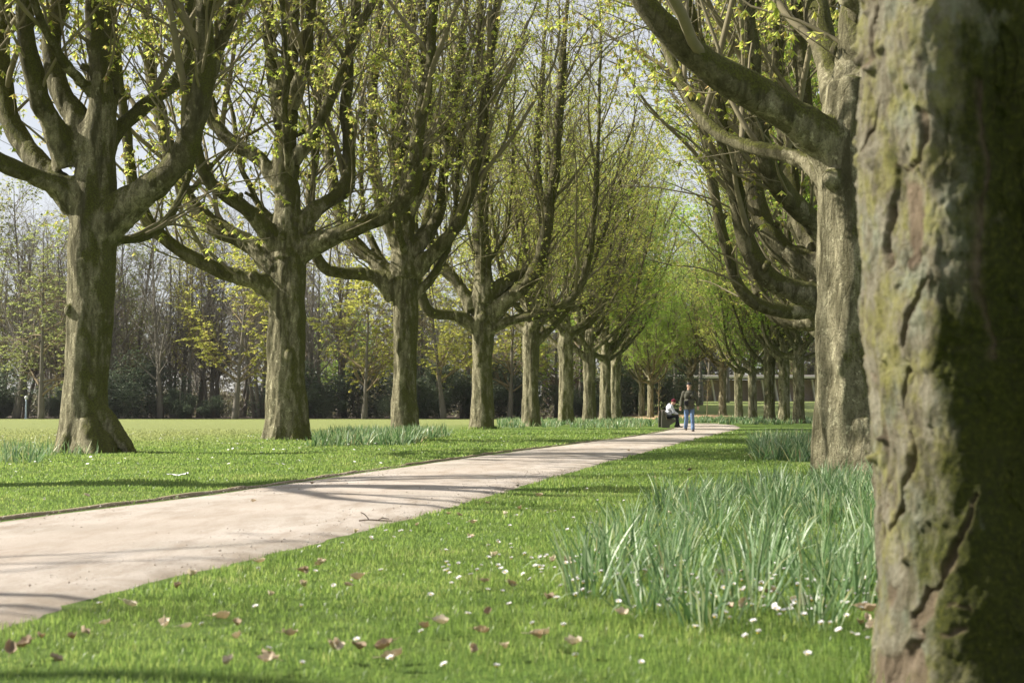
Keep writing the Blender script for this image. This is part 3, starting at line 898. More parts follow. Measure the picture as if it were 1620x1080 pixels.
G1 = Tree(21, .43, 4.4, 20, 10, voxel=.05, leafm=1.4, leaf_size=(.09, .15), twig=1.0)
G2 = Tree(22, .44, 4.7, 21, 10, voxel=.05, leafm=1.4, leaf_size=(.09, .15), twig=1.0)
G3 = Tree(23, .42, 4.2, 19, 10, voxel=.05, leafm=1.6, leafs='leaf_lush', leaf_size=(.10, .16), twig=1.0)

for (px, d, tr, rz, lab) in [
    (840, 71.4, G1, .4, 'slim avenue tree just right of the one with the pale bare bark patch'),
    (895, 82.8, G2, 2.1, 'avenue tree with pale low limbs, sixth from the big buttressed one'),
    (932, 93.0, G1, 3.6, 'avenue tree just left of the overlapping trunk pair in the left-hand row'),
    (958, 102.5, G3, 1.3, 'front tree of the overlapping trunk pair near the end of the left-hand row'),
    (974, 112.0, G2, 4.4, 'rear tree of the overlapping trunk pair near the end of the left-hand row')]:
    tr.place('avenue_tree', (gx(px, d), d, 0), rz, lab, group=GL)
TS = Tree(51, .46, 4.6, 15, 7, voxel=.06, twig=.42, leafm=.6, azs=[.5, 1.2, 1.9, 3.5, 4.4, 5.0, 5.6], lr=(.1, .15), reach=(2.2, 3.8), e0=(10, 28))
TB = Tree(52, .34, 3.2, 8.6, 6, voxel=.06, twig=.3, leafm=.6, lr=(.09, .13), reach=(1.0, 1.9), e0=(20, 40))
for (d, tr, rz) in [(15.4, TS, .7), (5.7, TB, 2.6)]:
    tr.place('avenue_tree', (xrow(d), d, 0), rz, 'avenue tree beside the path, standing nearer than the buttressed tree, crown overhanging', group='avenue trees beside the camera')
for (px, d, tr, rz, sc) in [(1029, 132, G3, 1.0, .72), (1015, 138, G1, 2.0, .7), (1004, 146, G3, 3.1, .72), (993, 152, G2, 4.0, .7), (984, 158, G1, 5.2, .72)]:
    tr.place('small_tree', (gx(px, d), d, float(G(gx(px, d), d))), rz, {1029: 'dark slender tree right behind the bench, first of the distant five', 1015: 'second of the five distant slender trees left of the bench',
             1004: 'middle one of the five distant slender trees left of the bench', 993: 'fourth of the five distant slender trees left of the bench, far from it', 984: 'farthest slender tree, close beside the overlapping trunk pair'}[px], group='distant slender trees left of the bench', scale=sc)

# right-hand row
hR2 = hand_limbs(1358, 16.5, [
    ([(1345, 285, 74), (1310, 222, 70), (1262, 190, 66), (1185, 143, 62), (1108, 98, 57), (1052, 48, 49), (1012, -10, 44), (985, -90, 38)], -1.0),
    ([(1350, 270, 90), (1346, 170, 74), (1352, 80, 66), (1362, 0, 60), (1372, -120, 50)], .4),
    ([(1330, 300, 40), (1285, 262, 30), (1225, 240, 26), (1150, 222, 23), (1108, 182, 21), (1078, 130, 19), (1048, 55, 17), (1010, -60, 14)], 3.5),
    ([(1340, 190, 60), (1315, 120, 48), (1300, 50, 44), (1292, -40, 38)], 2.0)])
TR2 = Tree(twig=.5, seed=36, thin_above=99, Rb=.50, fork=3.9, H=18, nlimb=4, hand=hR2, leader=0, voxel=.026, flare=.24, azs=[1.0, 5.6, .2, 4.9], leafm=.8, leaf_size=(.085, .14), k=13,
           roots=[((-.05, -.15, .5), (-.46, -.36, -.06), .26, .09), ((.05, -.3, .5), (-.12, -.78, -.06), .26, .1)],
           burls=[((-.36, -.34, 3.42), (.13, .12, .13)), ((-.05, -.47, .55), (.16, .1, .2)), ((-.28, -.38, 1.3), (.12, .1, .2)), ((.1, -.48, 1.6), (.1, .08, .2))],
           trunk_pts=[((0, 0, -.25), .54), ((0, 0, .45), .49), ((-.02, 0, 1.5), .465), ((-.01, 0, 2.6), .46), ((.0, 0, 3.3), .45), ((.0, 0, 3.9), .42), ((.0, 0, 4.6), .32)])
TR2.place('avenue_tree', (gx(1358, 16.5), 16.5, 0), 0, 'avenue tree with a massive mossy limb reaching up left, base among daffodil leaves', group=GR)
hR3 = hand_limbs(1335, 28, [
    ([(1310, 475, 50), (1262, 462, 42), (1222, 452, 38), (1186, 410, 34), (1166, 350, 30), (1148, 270, 27), (1130, 180, 24), (1100, 60, 20)], -1.5),
    ([(1315, 440, 52), (1268, 418, 46), (1226, 392, 42), (1196, 340, 36), (1172, 270, 32), (1142, 205, 28), (1105, 130, 25), (1075, 20, 20)], 1.0),
    ([(1318, 400, 48), (1280, 350, 40), (1238, 312, 36), (1205, 255, 32), (1190, 170, 28), (1180, 60, 24)], -2.5),
    ([(1325, 420, 44), (1285, 400, 34), (1255, 340, 30), (1240, 250, 28), (1225, 140, 26), (1215, 10, 22)], 2.8),
    ([(1318, 372, 34), (1290, 290, 30), (1275, 200, 28), (1262, 90, 26), (1256, -40, 22)], 1.0)])
TR3 = Tree(32, .5, 4.3, 18, 4, hand=hR3, leader=.5, voxel=.04, flare=.4, azs=[.4, 1.1, 5.4, 6.0], leafm=.9, leaf_size=(.085, .15), k=12)
TR3.place('avenue_tree', (gx(1342, 28), 28, 0), 0, 'avenue tree hidden by nearer right-hand trunks, dark limbs curving up left over lawn', group=GR)
hR4 = hand_limbs(1318, 40, [
    ([(1305, 480, 34), (1262, 492, 28), (1215, 488, 25), (1170, 462, 22), (1150, 410, 20), (1128, 320, 18), (1110, 200, 16)], -2),
    ([(1305, 500, 32), (1258, 512, 27), (1215, 492, 24), (1190, 440, 21), (1180, 350, 18), (1165, 220, 15)], 2),
    ([(1308, 450, 30), (1275, 400, 26), (1250, 330, 23), (1235, 230, 20), (1230, 100, 17)], -1.0)])
TR4 = Tree(33, .5, 4.2, 18.5, 6, hand=hR4, leader=.5, voxel=.05, leafm=1.3, twig=1.1)
TR4.place('avenue_tree', (gx(1322, 40), 40, 0), 0, 'avenue tree whose low drooping limbs show just left of the nearer right-hand trunk, trunk hidden', group=GR)
for (px, d, tr, rz) in [(1316, 52, G3, 1.2), (1308, 65, G1, 2.9), (1302, 78, G2, 5.0)]:
    tr.place('avenue_tree', (gx(px, d), d, 0), rz, 'right-hand avenue tree with its trunk out of sight, crown showing over the lawn', group='right-hand avenue trees with hidden trunks')
for (px, d, tr, rz, lab) in [
    (1263, 91, G3, .5, 'far right-hand avenue tree nearest the big mossy trunk, last of six dark trunks'),
    (1240, 97, G1, 1.9, 'far avenue tree squeezed between two dark trunks beside the big mossy trunk'),
    (1217, 98, G2, 3.0, 'far dark avenue tree, fourth trunk right of the walking man'),
    (1190, 114, G3, 4.1, 'far dark avenue tree, third trunk right of the walking man'),
    (1168, 122, G1, 5.3, 'far dark avenue tree, second trunk right of the walking man'),
    (1143, 135, G2, .9, 'far avenue tree with a low drooping left limb, first trunk right of the walking man'),
    (1092, 141, G3, 2.2, 'far avenue tree standing straight behind the walking man')]:
    z = float(G(gx(px, d), d))
    tr.place('avenue_tree', (gx(px, d), d, z), rz, lab, group='far avenue trees right of the path', scale=.86 if d > 110 else .92)

# ------------------------------------------------------------------ the close trunk at the right edge
FX, FY, FR = 1.412, 3.70, .47


def hit(px, py):
    u, v = (px - 810) / F, (540 - py) / F
    D = np.array([u, CA - v * SA, SA + v * CA])
    a = D[0] ** 2 + D[1] ** 2; b = -2 * (D[0] * FX + D[1] * FY); c = FX ** 2 + FY ** 2 - FR ** 2
    s = b * b - 4 * a * c
    tt = (-b - math.sqrt(max(s, 0))) / (2 * a)
    p = D * tt
    return math.atan2(p[1] - FY, p[0] - FX) % (2 * math.pi), CAM_H + p[2]


NTH, NZ = 760, 560
th = np.linspace(0, 2 * math.pi, NTH, endpoint=False); zz = np.linspace(-.25, 2.95, NZ)
TH, ZZ = np.meshgrid(th, zz)
S_ = TH * FR
cyl = np.stack([np.cos(TH) * FR, np.sin(TH) * FR, ZZ], -1)
hgt = .026 * fbm(cyl * [3.2, 3.2, 1.6] + 4, 3) + .007 * fbm(cyl * [14, 14, 6], 3)
wx = S_ + .075 * fbm(cyl * [7, 7, 4] + 9, 4); wz = ZZ + .22 * fbm(cyl * [5, 5, 5] + 30, 3)
f1, f2, cid = worley2(wx * 9.5, wz * 2.3)
pm = .35 + .65 * smooth(-.25, .25, fbm(cyl * [2.2, 2.2, 1.3] + 50, 3))
hgt += pm * (.022 * (cid - .5) - .005 * np.exp(-((f2 - f1) / .045) ** 2))
f1b, f2b, cidb = worley2(wx * 22 + 7, wz * 11)
hgt += .008 * (cidb - .5) * smooth(0, .4, fbm(cyl * [4, 4, 3] + 80, 2)) - .0025 * np.exp(-((f2b - f1b) / .10) ** 2) * (1 - pm * .5)
f1c, f2c, cidc = worley2(wx * 34 + 3, wz * 13 + 5)
hgt += .0042 * fbm(cyl * [55, 55, 26], 4) + .007 * (cidc - .5) * smooth(-.1, .5, fbm(cyl * [5, 5, 3] + 140, 2))
warp = np.stack([.010 * fbm(cyl * [20, 20, 16] + 3, 3), .014 * fbm(cyl * [20, 20, 16] + 60, 3)], -1)


def dist_line(pts):
    q = np.array([hit(*p[:2]) for p in pts]); q[:, 0] *= FR
    w = np.array([p[2] for p in pts]) / F * 3.3
    A = np.stack([S_, ZZ], -1) + warp
    best = np.full(S_.shape, 9.0)
    for a, b, wa, wb in zip(q[:-1], q[1:], w[:-1], w[1:]):
        ab = b - a; tt = np.clip(((A - a) @ ab) / (ab @ ab), 0, 1)
        best = np.minimum(best, np.linalg.norm(A - a - tt[..., None] * ab, axis=-1) / (wa + (wb - wa) * tt))
    return best


def inside(pts, soft=.006):
    q = np.array([hit(*p) for p in pts]); q[:, 0] *= FR
    A = np.stack([S_, ZZ], -1) + warp * 1.3
    ins = np.zeros(S_.shape, bool); dm = np.full(S_.shape, 9.0)
    for a, b in zip(q, np.roll(q, -1, 0)):
        cond = ((a[1] > A[..., 1]) != (b[1] > A[..., 1]))
        xi = (b[0] - a[0]) * (A[..., 1] - a[1]) / (b[1] - a[1] + 1e-12) + a[0]
        ins ^= cond & (A[..., 0] < xi)
        ab = b - a; tt = np.clip(((A - a) @ ab) / (ab @ ab), 0, 1)
        dm = np.minimum(dm, np.linalg.norm(A - a - tt[..., None] * ab, axis=-1))
    return smooth(-soft, soft, np.where(ins, dm, -dm))


peel = np.zeros_like(S_)
for pts, dep in [([(1408, 0, 5), (1397, 40, 7), (1391, 100, 6), (1384, 128, 4)], .020),
                 ([(1404, 148, 4), (1393, 200, 7), (1378, 236, 7), (1371, 290, 4)], .020),
                 ([(1356, 360, 5), (1366, 380, 7), (1374, 398, 4)], .014),
                 ([(1352, 420, 4), (1362, 470, 5), (1366, 560, 4), (1381, 600, 6), (1382, 640, 4)], .014),
                 ([(1413, 330, 5), (1408, 400, 8), (1410, 430, 4)], .020),
                 ([(1481, 438, 6), (1456, 468, 9), (1441, 508, 8), (1430, 545, 7)], .024),
                 ([(1432, 590, 5), (1424, 640, 6), (1430, 680, 8), (1438, 718, 11), (1432, 742, 12), (1420, 765, 9), (1411, 805, 8), (1398, 838, 4)], .032),
                 ([(1396, 660, 4), (1394, 760, 4), (1386, 860, 4)], .010),
                 ([(1532, 780, 5), (1518, 850, 7), (1500, 895, 8), (1494, 926, 6), (1462, 926, 4)], .022),
                 ([(1462, 930, 5), (1446, 975, 8), (1466, 1010, 10), (1452, 1040, 9)], .022),
                 ([(1505, 960, 4), (1530, 965, 4)], .012), ([(1495, 1000, 4), (1528, 998, 4)], .012),
                 ([(1476, 180, 6), (1482, 215, 8), (1470, 256, 8), (1440, 264, 4), (1416, 263, 3)], .018),
                 ([(1545, 120, 6), (1560, 260, 6), (1540, 420, 7), (1555, 560, 6)], .012)]:
    dl = dist_line(pts)
    dl = dl * (1.5 + .9 * fbm(cyl * [26, 26, 20] + 12, 2))
    hgt -= dep * np.exp(-np.abs(dl) ** 3) - .007 * np.exp(-(np.abs(dl) / 4) ** 2) * smooth(-.2, .2, fbm(cyl * [8, 8, 5] + 44, 2))
    peel = np.maximum(peel, .8 * np.exp(-(dl * .8) ** 2))
rec = inside([(1418, 268), (1470, 264), (1482, 300), (1476, 350), (1468, 424), (1446, 402), (1430, 434), (1411, 424), (1409, 390), (1413, 330)])
hgt -= .016 * rec
peel = np.maximum(peel, .95 * inside([(1436, 285), (1472, 290), (1478, 340), (1462, 415), (1448, 425), (1436, 380)], .012))
for poly in ([(1456, 926), (1482, 928), (1476, 965), (1460, 1000), (1444, 985)], [(1398, 925), (1418, 930), (1412, 962), (1396, 962)],
             [(1400, 1030), (1470, 1020), (1490, 1078), (1392, 1090)]):
    v = inside(poly, .01); hgt -= .008 * v; peel = np.maximum(peel, .85 * v)
low = smooth(.55, .0, ZZ)
hgt += low * .03 * np.cos(5 * TH + .8) + .05 * smooth(.25, -.2, ZZ) - 0.012 * (1 - low)
lx = -.052 * smooth(.3, 2.0, ZZ) + .0 * TH
fade = 1 - smooth(2.75, 2.95, ZZ)
rad = FR * (1 - .02 * ZZ) + hgt * fade
th_r = hit(1490, 600)[0]
rid = lambda a, w: np.exp(-((((TH - a + math.pi) % (2 * math.pi)) - math.pi) * FR / w) ** 2)
sr = (TH - th_r) * FR + .035 * fbm(cyl * [0, 0, 2.6] + 5, 3) - .05 * smooth(.5, -.1, ZZ)
rad = rad + .02 * rid(th_r, .07) - .125 * smooth(0, .24, sr) * (1 - smooth(.75, 1.3, sr))
V = np.stack([lx + np.cos(TH) * rad, np.sin(TH) * rad, ZZ], -1).reshape(-1, 3)
a, b = np.meshgrid(np.arange(NTH), np.arange(NZ - 1))
Q = np.stack([b * NTH + a, b * NTH + (a + 1) % NTH, (b + 1) * NTH + (a + 1) % NTH, (b + 1) * NTH + a], -1).reshape(-1, 4)

t = NT('flaking_bark')
co = t.coord(); pe = t.n('ShaderNodeAttribute', attribute_name='peel').outputs['Fac']
n1 = t.noise(co, 5, 6, .65); n2 = t.noise(t.coord((1, 1, .5)), 16, 8, .72); n3 = t.noise(co, 70, 6, .75)
c = t.ramp(n2, [(.28, (.045, .037, .022)), (.42, (.14, .122, .08)), (.60, (.255, .235, .17)), (.8, (.38, .36, .29))])
c = t.mix(t.ramp(t.noise(t.coord((1, 1, .7), (4, 4, 4)), 7, 7, .7), [(.50, 0.0), (.62, .65)]), c, (.23, .25, .18))
c = t.mix(t.ramp(t.noise(t.coord((1, 1, .7), (9, 1, 4)), 10, 7, .7), [(.48, 0.0), (.62, .75)]), c, (.235, .225, .065))
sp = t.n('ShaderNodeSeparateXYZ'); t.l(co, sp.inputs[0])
# moss, more low down; towards +x it also paints in the trunk's shade
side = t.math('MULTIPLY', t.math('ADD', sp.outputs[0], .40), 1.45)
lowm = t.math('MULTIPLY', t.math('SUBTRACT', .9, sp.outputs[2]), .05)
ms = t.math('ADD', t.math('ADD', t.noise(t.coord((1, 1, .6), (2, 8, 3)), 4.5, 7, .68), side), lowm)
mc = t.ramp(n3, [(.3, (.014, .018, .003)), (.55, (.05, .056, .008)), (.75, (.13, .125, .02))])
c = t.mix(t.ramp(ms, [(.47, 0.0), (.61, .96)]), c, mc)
c = t.mix(pe, c, t.ramp(n2, [(.3, (.075, .054, .034)), (.7, (.25, .19, .13))]))
c = t.mix(t.ramp(n3, [(.30, .55), (.44, 0.0)]), c, (.06, .05, .035))
t.bsdf(c, .9, t.bump(t.math('ADD', n3, t.math('MULTIPLY', n2, .9)), .9, .02), .15)
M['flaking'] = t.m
TF = Tree(seed=41, thin_above=9, Rb=.40, fork=4.2, H=18, nlimb=8, voxel=.05, flare=0, leafm=.8, azs=[1.3, .3, 5.0, 5.6, .8, 6.0, 1.1, 4.7],
          trunk_pts=[((-.05, 0, 2.75), .40), ((-.05, 0, 3.2), .425), ((-.03, 0, 3.8), .45), ((0, 0, 4.3), .42), ((0, 0, 5.0), .32), ((0, 0, 5.8), .24)], e0=(38, 55), reach=(1.0, 1.8), twig=.5)
me = TF.trunk
n = len(me.vertices); V2 = np.empty(n * 3, np.float32); me.vertices.foreach_get('co', V2)
lv = np.empty(len(me.loops), np.int32); me.loops.foreach_get('vertex_index', lv)
lt = np.empty(len(me.polygons), np.int32); me.polygons.foreach_get('loop_total', lt)
ls = np.concatenate([[0], np.cumsum(lt)[:-1]])
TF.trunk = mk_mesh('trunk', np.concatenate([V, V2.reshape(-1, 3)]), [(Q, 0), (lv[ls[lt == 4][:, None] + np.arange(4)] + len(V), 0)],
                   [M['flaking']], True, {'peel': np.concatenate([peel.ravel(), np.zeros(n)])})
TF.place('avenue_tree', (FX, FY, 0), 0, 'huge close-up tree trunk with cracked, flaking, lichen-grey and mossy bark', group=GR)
# ================================================================== grass and flowers
rng = np.random.default_rng(77)
TRUNKS = [(FX, FY, .47), (gx(1358, 16.5), 16.5, .48)] + [(gx(px, d), d, .45) for px, d in LD.values()]


def free(x, y):
    ok = np.ones(len(x), bool)
    for a, b, r in TRUNKS:
        ok &= np.hypot(x - a, y - b) > r
    return ok


def blades(x, y, h, w, rng, lean=.45, curl=.5):
    """one bent, tapering blade per point: 5 vertices, a quad and a triangle"""
    n = len(x)
    az = rng.random(n) * 6.283; yaw = rng.random(n) * 6.283
    base = np.stack([x, y, ground_z(x, y) - .004], 1)
    ln = (lean * rng.random(n) ** 1.3)[:, None]
    d = np.stack([np.cos(az), np.sin(az), 0 * az], 1); s = np.stack([np.cos(yaw), np.sin(yaw), 0 * yaw], 1)
    up = np.array([0, 0, 1.])
    h = h[:, None]; w = w[:, None]
    m = base + up * h * .55 + d * ln * h * .45
    t = base + up * h * (1 - .35 * ln) + d * ln * h * (1 + curl)
    V = np.stack([base - s * w, base + s * w, m + s * w * .8, m - s * w * .8, t], 1).reshape(-1, 3)
    i = np.arange(n)[:, None] * 5
    return V, i + np.array([[0, 1, 2, 3]]), i + np.array([[3, 2, 4]])


NB = 520000
# density per square metre falls off with distance; the strip is wider than the view
dd = np.linspace(3.2, 62, 4000)
dens = np.minimum(1, (6.5 / dd) ** 1.75) * dd
cdf = np.cumsum(dens); cdf /= cdf[-1]
d = np.interp(rng.random(NB), cdf, dd)
x = d * rng.uniform(-.52, .36, NB); y = d
edge = .05 * vnoise(np.stack([x * 3, y * 3, 0 * x], 1)) - .02
edge = edge + rng.normal(0, .028, NB)
ok = ~((y < 92) & (x > xl(y) - .02 - edge * .5) & (x < xr(y) + edge)) & free(x, y)
ok &= rng.random(NB) > smooth(36, 62, d)
x, y, d = x[ok], y[ok], d[ok]
tuft = fbm(np.stack([x * 1.6, y * 1.6, 0 * x], 1), 3)
h = (.020 + .016 * rng.random(len(x)) + .017 * np.clip(tuft, -.6, 1)) * (1 + .5 * smooth(10, 40, d))
near_edge = np.minimum(np.abs(x - xl(y)), np.abs(x - xr(y)))
h *= 1 + .35 * np.exp(-near_edge / .12)
w = np.maximum(.0016, .00032 * d) * rng.uniform(.7, 1.3, len(x))
for tx, ty, tr_ in TRUNKS:
    n = 700 if ty > 10 else 1100
    a = rng.random(n) * 6.283; rr_ = tr_ - .06 + rng.gamma(1.4, .09, n)
    x = np.concatenate([x, tx + rr_ * np.cos(a)]); y = np.concatenate([y, ty + rr_ * np.sin(a)])
    h = np.concatenate([h, rng.uniform(.06, .16, n)]); w = np.concatenate([w, np.full(n, max(.0018, .00032 * ty))])
V, Q, T = blades(x, y, h, w, rng)
t = NT('grass_blade')
isl = t.island(); nz = t.noise(t.coord(), .6, 4, .6); nf = t.noise(t.coord(), 3.5, 3, .6)
f = t.math('ADD', t.math('MULTIPLY', isl, .42), t.math('ADD', t.math('MULTIPLY', t.ramp(nz, [(.3, 0.0), (.7, 1.0)]), .34), t.math('MULTIPLY', t.ramp(nf, [(.3, 0.0), (.7, 1.0)]), .26)), True)
gc = t.ramp(f, [(.2, (.07, .115, .028)), (.5, (.132, .20, .052)), (.74, (.22, .265, .08)), (.95, (.37, .34, .18))])
gt = t.ramp(f, [(.2, (.20, .31, .06)), (.5, (.30, .44, .095)), (.74, (.44, .525, .145)), (.95, (.56, .53, .26))])
co = t.coord(); sep = t.n('ShaderNodeSeparateXYZ'); t.l(co, sep.inputs[0])
ac = t.math('ADD', sep.outputs[0], t.math('MULTIPLY', sep.outputs[1], -.19))
dry = t.ramp(t.math('ADD', t.math('MULTIPLY', ac, -.03), t.math('MULTIPLY', t.noise(co, .25, 4), .3)), [(.50, 0.0), (.72, .9)])
gc = t.mix(dry, gc, (.24, .26, .10)); gt = t.mix(dry, gt, (.40, .43, .17))
M['grass'] = t.leaf(gc, gt, .5, .4, .45)
tag(link('grass', mk_mesh('grass', V, [(Q, 0), (T, 0)], [M['grass']])), 'short green lawn grass on both sides of the sandy path', 'grass', kind='stuff')

# daffodil leaves: strap leaves in clumps
t = NT('daffodil_leaf')
isl = t.island()
M['daff'] = t.leaf(t.ramp(isl, [(0, (.045, .095, .035)), (.45, (.14, .225, .095)), (.86, (.40, .47, .30)), (.93, (.38, .38, .16)), (1, (.42, .32, .17))]),
                   t.ramp(isl, [(0, (.14, .28, .08)), (.6, (.25, .40, .16)), (1, (.45, .48, .22))]), .3, .42, .35)


def strap_leaves(mb, bx, by, bz, n, H, rng, spread=.09, w=.0062, seg=6):
    """n strap leaves round each base point"""
    C = len(bx)
    az = rng.random((C, n)) * 6.283
    r = spread * np.sqrt(rng.random((C, n)))
    base = np.stack([bx[:, None] + r * np.cos(az), by[:, None] + r * np.sin(az), bz[:, None] - .01 + 0 * r], -1).reshape(-1, 3)
    az = (az + rng.normal(size=(C, n)) * .7).ravel(); N = C * n
    L = (H[:, None] * rng.uniform(.6, 1.12, (C, n))).ravel()
    e = np.radians(rng.uniform(62, 90, N)); bend = np.radians(rng.gamma(1.3, 17, N)).clip(0, 2.2)
    flop = rng.random(N) < .10; bend = np.where(flop, np.radians(rng.uniform(70, 125, N)), bend)
    yaw = rng.random(N) * 6.283
    s = np.stack([np.cos(yaw), np.sin(yaw), 0 * yaw], 1)
    W = (w * rng.uniform(.75, 1.25, N))[:, None]
    p = base; rows = []
    prof = [.75, 1, 1.05, 1, .85, .55, .12] if seg == 6 else [.8, 1.05, .85, .12]
    for k in range(seg + 1):
        rows.append(p - s * W * prof[k]); rows.append(p + s * W * prof[k])
        ee = e - bend * ((k + 1) / seg) ** 1.6
        p = p + (L / seg)[:, None] * np.stack([np.cos(az) * np.cos(ee), np.sin(az) * np.cos(ee), np.sin(ee)], 1)
    V = np.stack(rows, 1).reshape(-1, 3); k2 = 2 * (seg + 1)
    i = np.arange(N)[:, None, None] * k2; j = (np.arange(seg) * 2)[None, :, None]
    mb.add(V, [(i + j + np.array([0, 1, 3, 2])[None, None]).reshape(-1, 4)], 0)


clump_mesh = []
for k in range(7):
    mb = MB(); strap_leaves(mb, np.zeros(1), np.zeros(1), np.zeros(1), 30 + 4 * k, np.array([.305]), np.random.default_rng(200 + k), .10 + .006 * k, .0043)
    clump_mesh.append(mb.mesh('daffodil_clump', [M['daff']]))
spots = []
for _ in range(4000):
    d = rng.uniform(4.9, 15.6)
    lo = np.interp(d, [4.9, 5.6, 6.5, 8, 11, 15.6], [1110, 915, 905, 970, 1050, 1265])
    px = rng.uniform(lo, 1410); xx, yy = gx(px, d), d
    if all((xx - a) ** 2 + (yy - b) ** 2 > ((.30 if d < 6.6 else .27) + .007 * d) ** 2 for a, b in spots) and free(np.array([xx]), np.array([yy]))[0]:
        spots.append((xx, yy))
special = {}
for lab, (tx, ty) in {'leftmost daffodil clump of the near bed, its leaves fanning out over the lawn': (940, 6.1),
                      'daffodil clump at the front of the near bed, left of the close flaking trunk': (1190, 5.3),
                      'daffodil clump standing against the close flaking trunk, blue-green and upright': (1335, 5.2)}.items():
    k = min(range(len(spots)), key=lambda i: (spots[i][0] - gx(tx, ty)) ** 2 + (spots[i][1] - ty) ** 2)
    special.setdefault(k, lab)
for i, (xx, yy) in enumerate(spots):
    o = link('daffodil_clump', clump_mesh[i % 7], None, (xx, yy, float(ground_z(np.array([xx]), np.array([yy]))[0])), rng.random() * 6.28)
    s = rng.uniform(.75, 1.2); o.scale = (s, s, s * rng.uniform(.72, 1.02))
    tag(o, special.get(i, 'clump of grey-green daffodil leaves massed in the bed beside the close trunk'), 'plant', 'daffodil clumps of the near bed')


def bed(label, n, px0, px1, d0, d1, H, w, leaves=14, keep=None, jit=0):
    mb = MB(); P = []
    d = np.sqrt(rng.uniform(d0 ** 2, d1 ** 2, n)); px = rng.uniform(px0, px1, n)
    x = (px - 810) / F * d
    if keep is not None:
        k = keep(px, d, x); x, d = x[k], d[k]
    k = free(x, d) & ~on_path(x, d, .2); x, d = x[k], d[k]
    z = ground_z(x, d)
    strap_leaves(mb, x, d, z, leaves, np.full(len(x), H) * rng.uniform(.75, 1.1, len(x)), rng, .14, w, 3)
    tag(link('daffodil_bed', mb.mesh('daffodil_bed', [M['daff']])), label, 'plants', kind='stuff')


nzk = lambda px, d, x: vnoise(np.stack([x * .8, d * .5, 0 * x], 1)) > -.25
bed('daffodil leaves in the bed left of the nearer mossy right-hand trunk', 300, 1196, 1320, 21, 34, .40, .0085)
bed('long daffodil bed spread in front of the left-hand tree with the fluted trunk', 620, 478, 705, 30.5, 44, .40, .012,
    keep=lambda px, d, x: vnoise(np.stack([x * .5, d * .3, 0 * x], 1)) > -.5 + .03 * np.abs(px - 590) / 4)
bed('sparse daffodil leaves round the base of the big buttressed tree at the left', 170, -120, 205, 18, 30, .36, .009, 9,
    keep=lambda px, d, x: (vnoise(np.stack([x * .9, d * .6, 0 * x], 1)) > -.1) & (px < 120 + 6 * np.maximum(0, d - 20)))
bed('strips of daffodil leaves between the smaller trunks of the left-hand row', 520, 790, 1030, 62, 108, .40, .02, 10, nzk)
bed('pale daffodil leaves along the foot of the far right-hand trunks', 700, 1040, 1300, 82, 128, .42, .026, 10, nzk)

# daisies
M['petal'] = plain('white_petal', (.80, .78, .78), .6, .06, 60, .05)
M['disc'] = plain('yellow_disc', (.62, .42, .03), .8, .2, 200, .2)
M['stalk'] = plain('daisy_stalk', (.12, .19, .05), .7, .2, 40, .05)


def daisy_mesh(seed, close):
    r = np.random.default_rng(seed); mb = MB(); hh = .045
    P = np.array([[0, 0, 0], [.004, .002, hh * .6], [.002, .001, hh]]); mb.tubes(P[None], np.full((1, 3), .0009), 4, 2)
    n = 15
    for ring, (l, e) in enumerate(((.0115, .15 + close), (.0105, .4 + close))):
        for k in range(n):
            a = 6.283 * (k + .5 * ring) / n + r.normal() * .06; ee = e + r.normal() * .1
            d = np.array([math.cos(a) * math.cos(ee), math.sin(a) * math.cos(ee), math.sin(ee)]); s = np.array([-math.sin(a), math.cos(a), 0])
            c = np.array([.002, .001, hh])
            mb.add([c + d * .002, c + d * l * .6 + s * .0019, c + d * l, c + d * l * .6 - s * .0019], [np.array([[0, 1, 2, 3]])], 0)
    mb.ell((.002, .001, hh + .001), (.0038, .0038, .002), 8, 5, 1)
    return mb.mesh('daisy', [M['petal'], M['disc'], M['stalk']], False)


dm = [daisy_mesh(k, c) for k, c in enumerate((.05, .3, .55))]
cnt = 0
cen = [(gx(px, 1732.5 / (py - 650)), 1732.5 / (py - 650), s) for px, py, s in
       [(1250, 985, .28), (1330, 960, .25), (1150, 960, .35), (1040, 950, .35), (880, 915, .30), (960, 905, .5), (1120, 1000, .35), (1290, 1020, .3),
        (840, 940, .3), (730, 905, .4), (640, 960, .6), (430, 930, .7), (300, 1010, .6), (620, 1060, .5), (820, 1040, .4), (1180, 900, .5), (1000, 850, .9), (540, 900, .8), (330, 960, .6), (720, 860, 1.)]]
while cnt < 296:
    if rng.random() < .8:
        cx, cy, s = cen[min(len(cen) - 1, int(rng.exponential(6)))]
        xx, yy = cx + rng.normal() * s * .8, cy + rng.normal() * s
    else:
        yy = rng.uniform(4, 13); xx = yy * rng.uniform(-.36, .26)
    if yy < 3.9 or on_path(np.array([xx]), np.array([yy]), .05)[0] or not free(np.array([xx]), np.array([yy]))[0]: continue
    o = link('daisy', dm[int(rng.integers(3))], None, (xx, yy, float(ground_z(np.array([xx]), np.array([yy]))[0]) + .004), rng.random() * 6.28)
    o.rotation_euler = (rng.normal() * .22 + .12, rng.normal() * .22 - .12, rng.random() * 6.28)
    s = rng.uniform(.95, 1.4); o.scale = (s, s, s * 1.05)
    tag(o, 'small white daisy open in the near lawn', 'flower', 'daisies in the near lawn'); cnt += 1
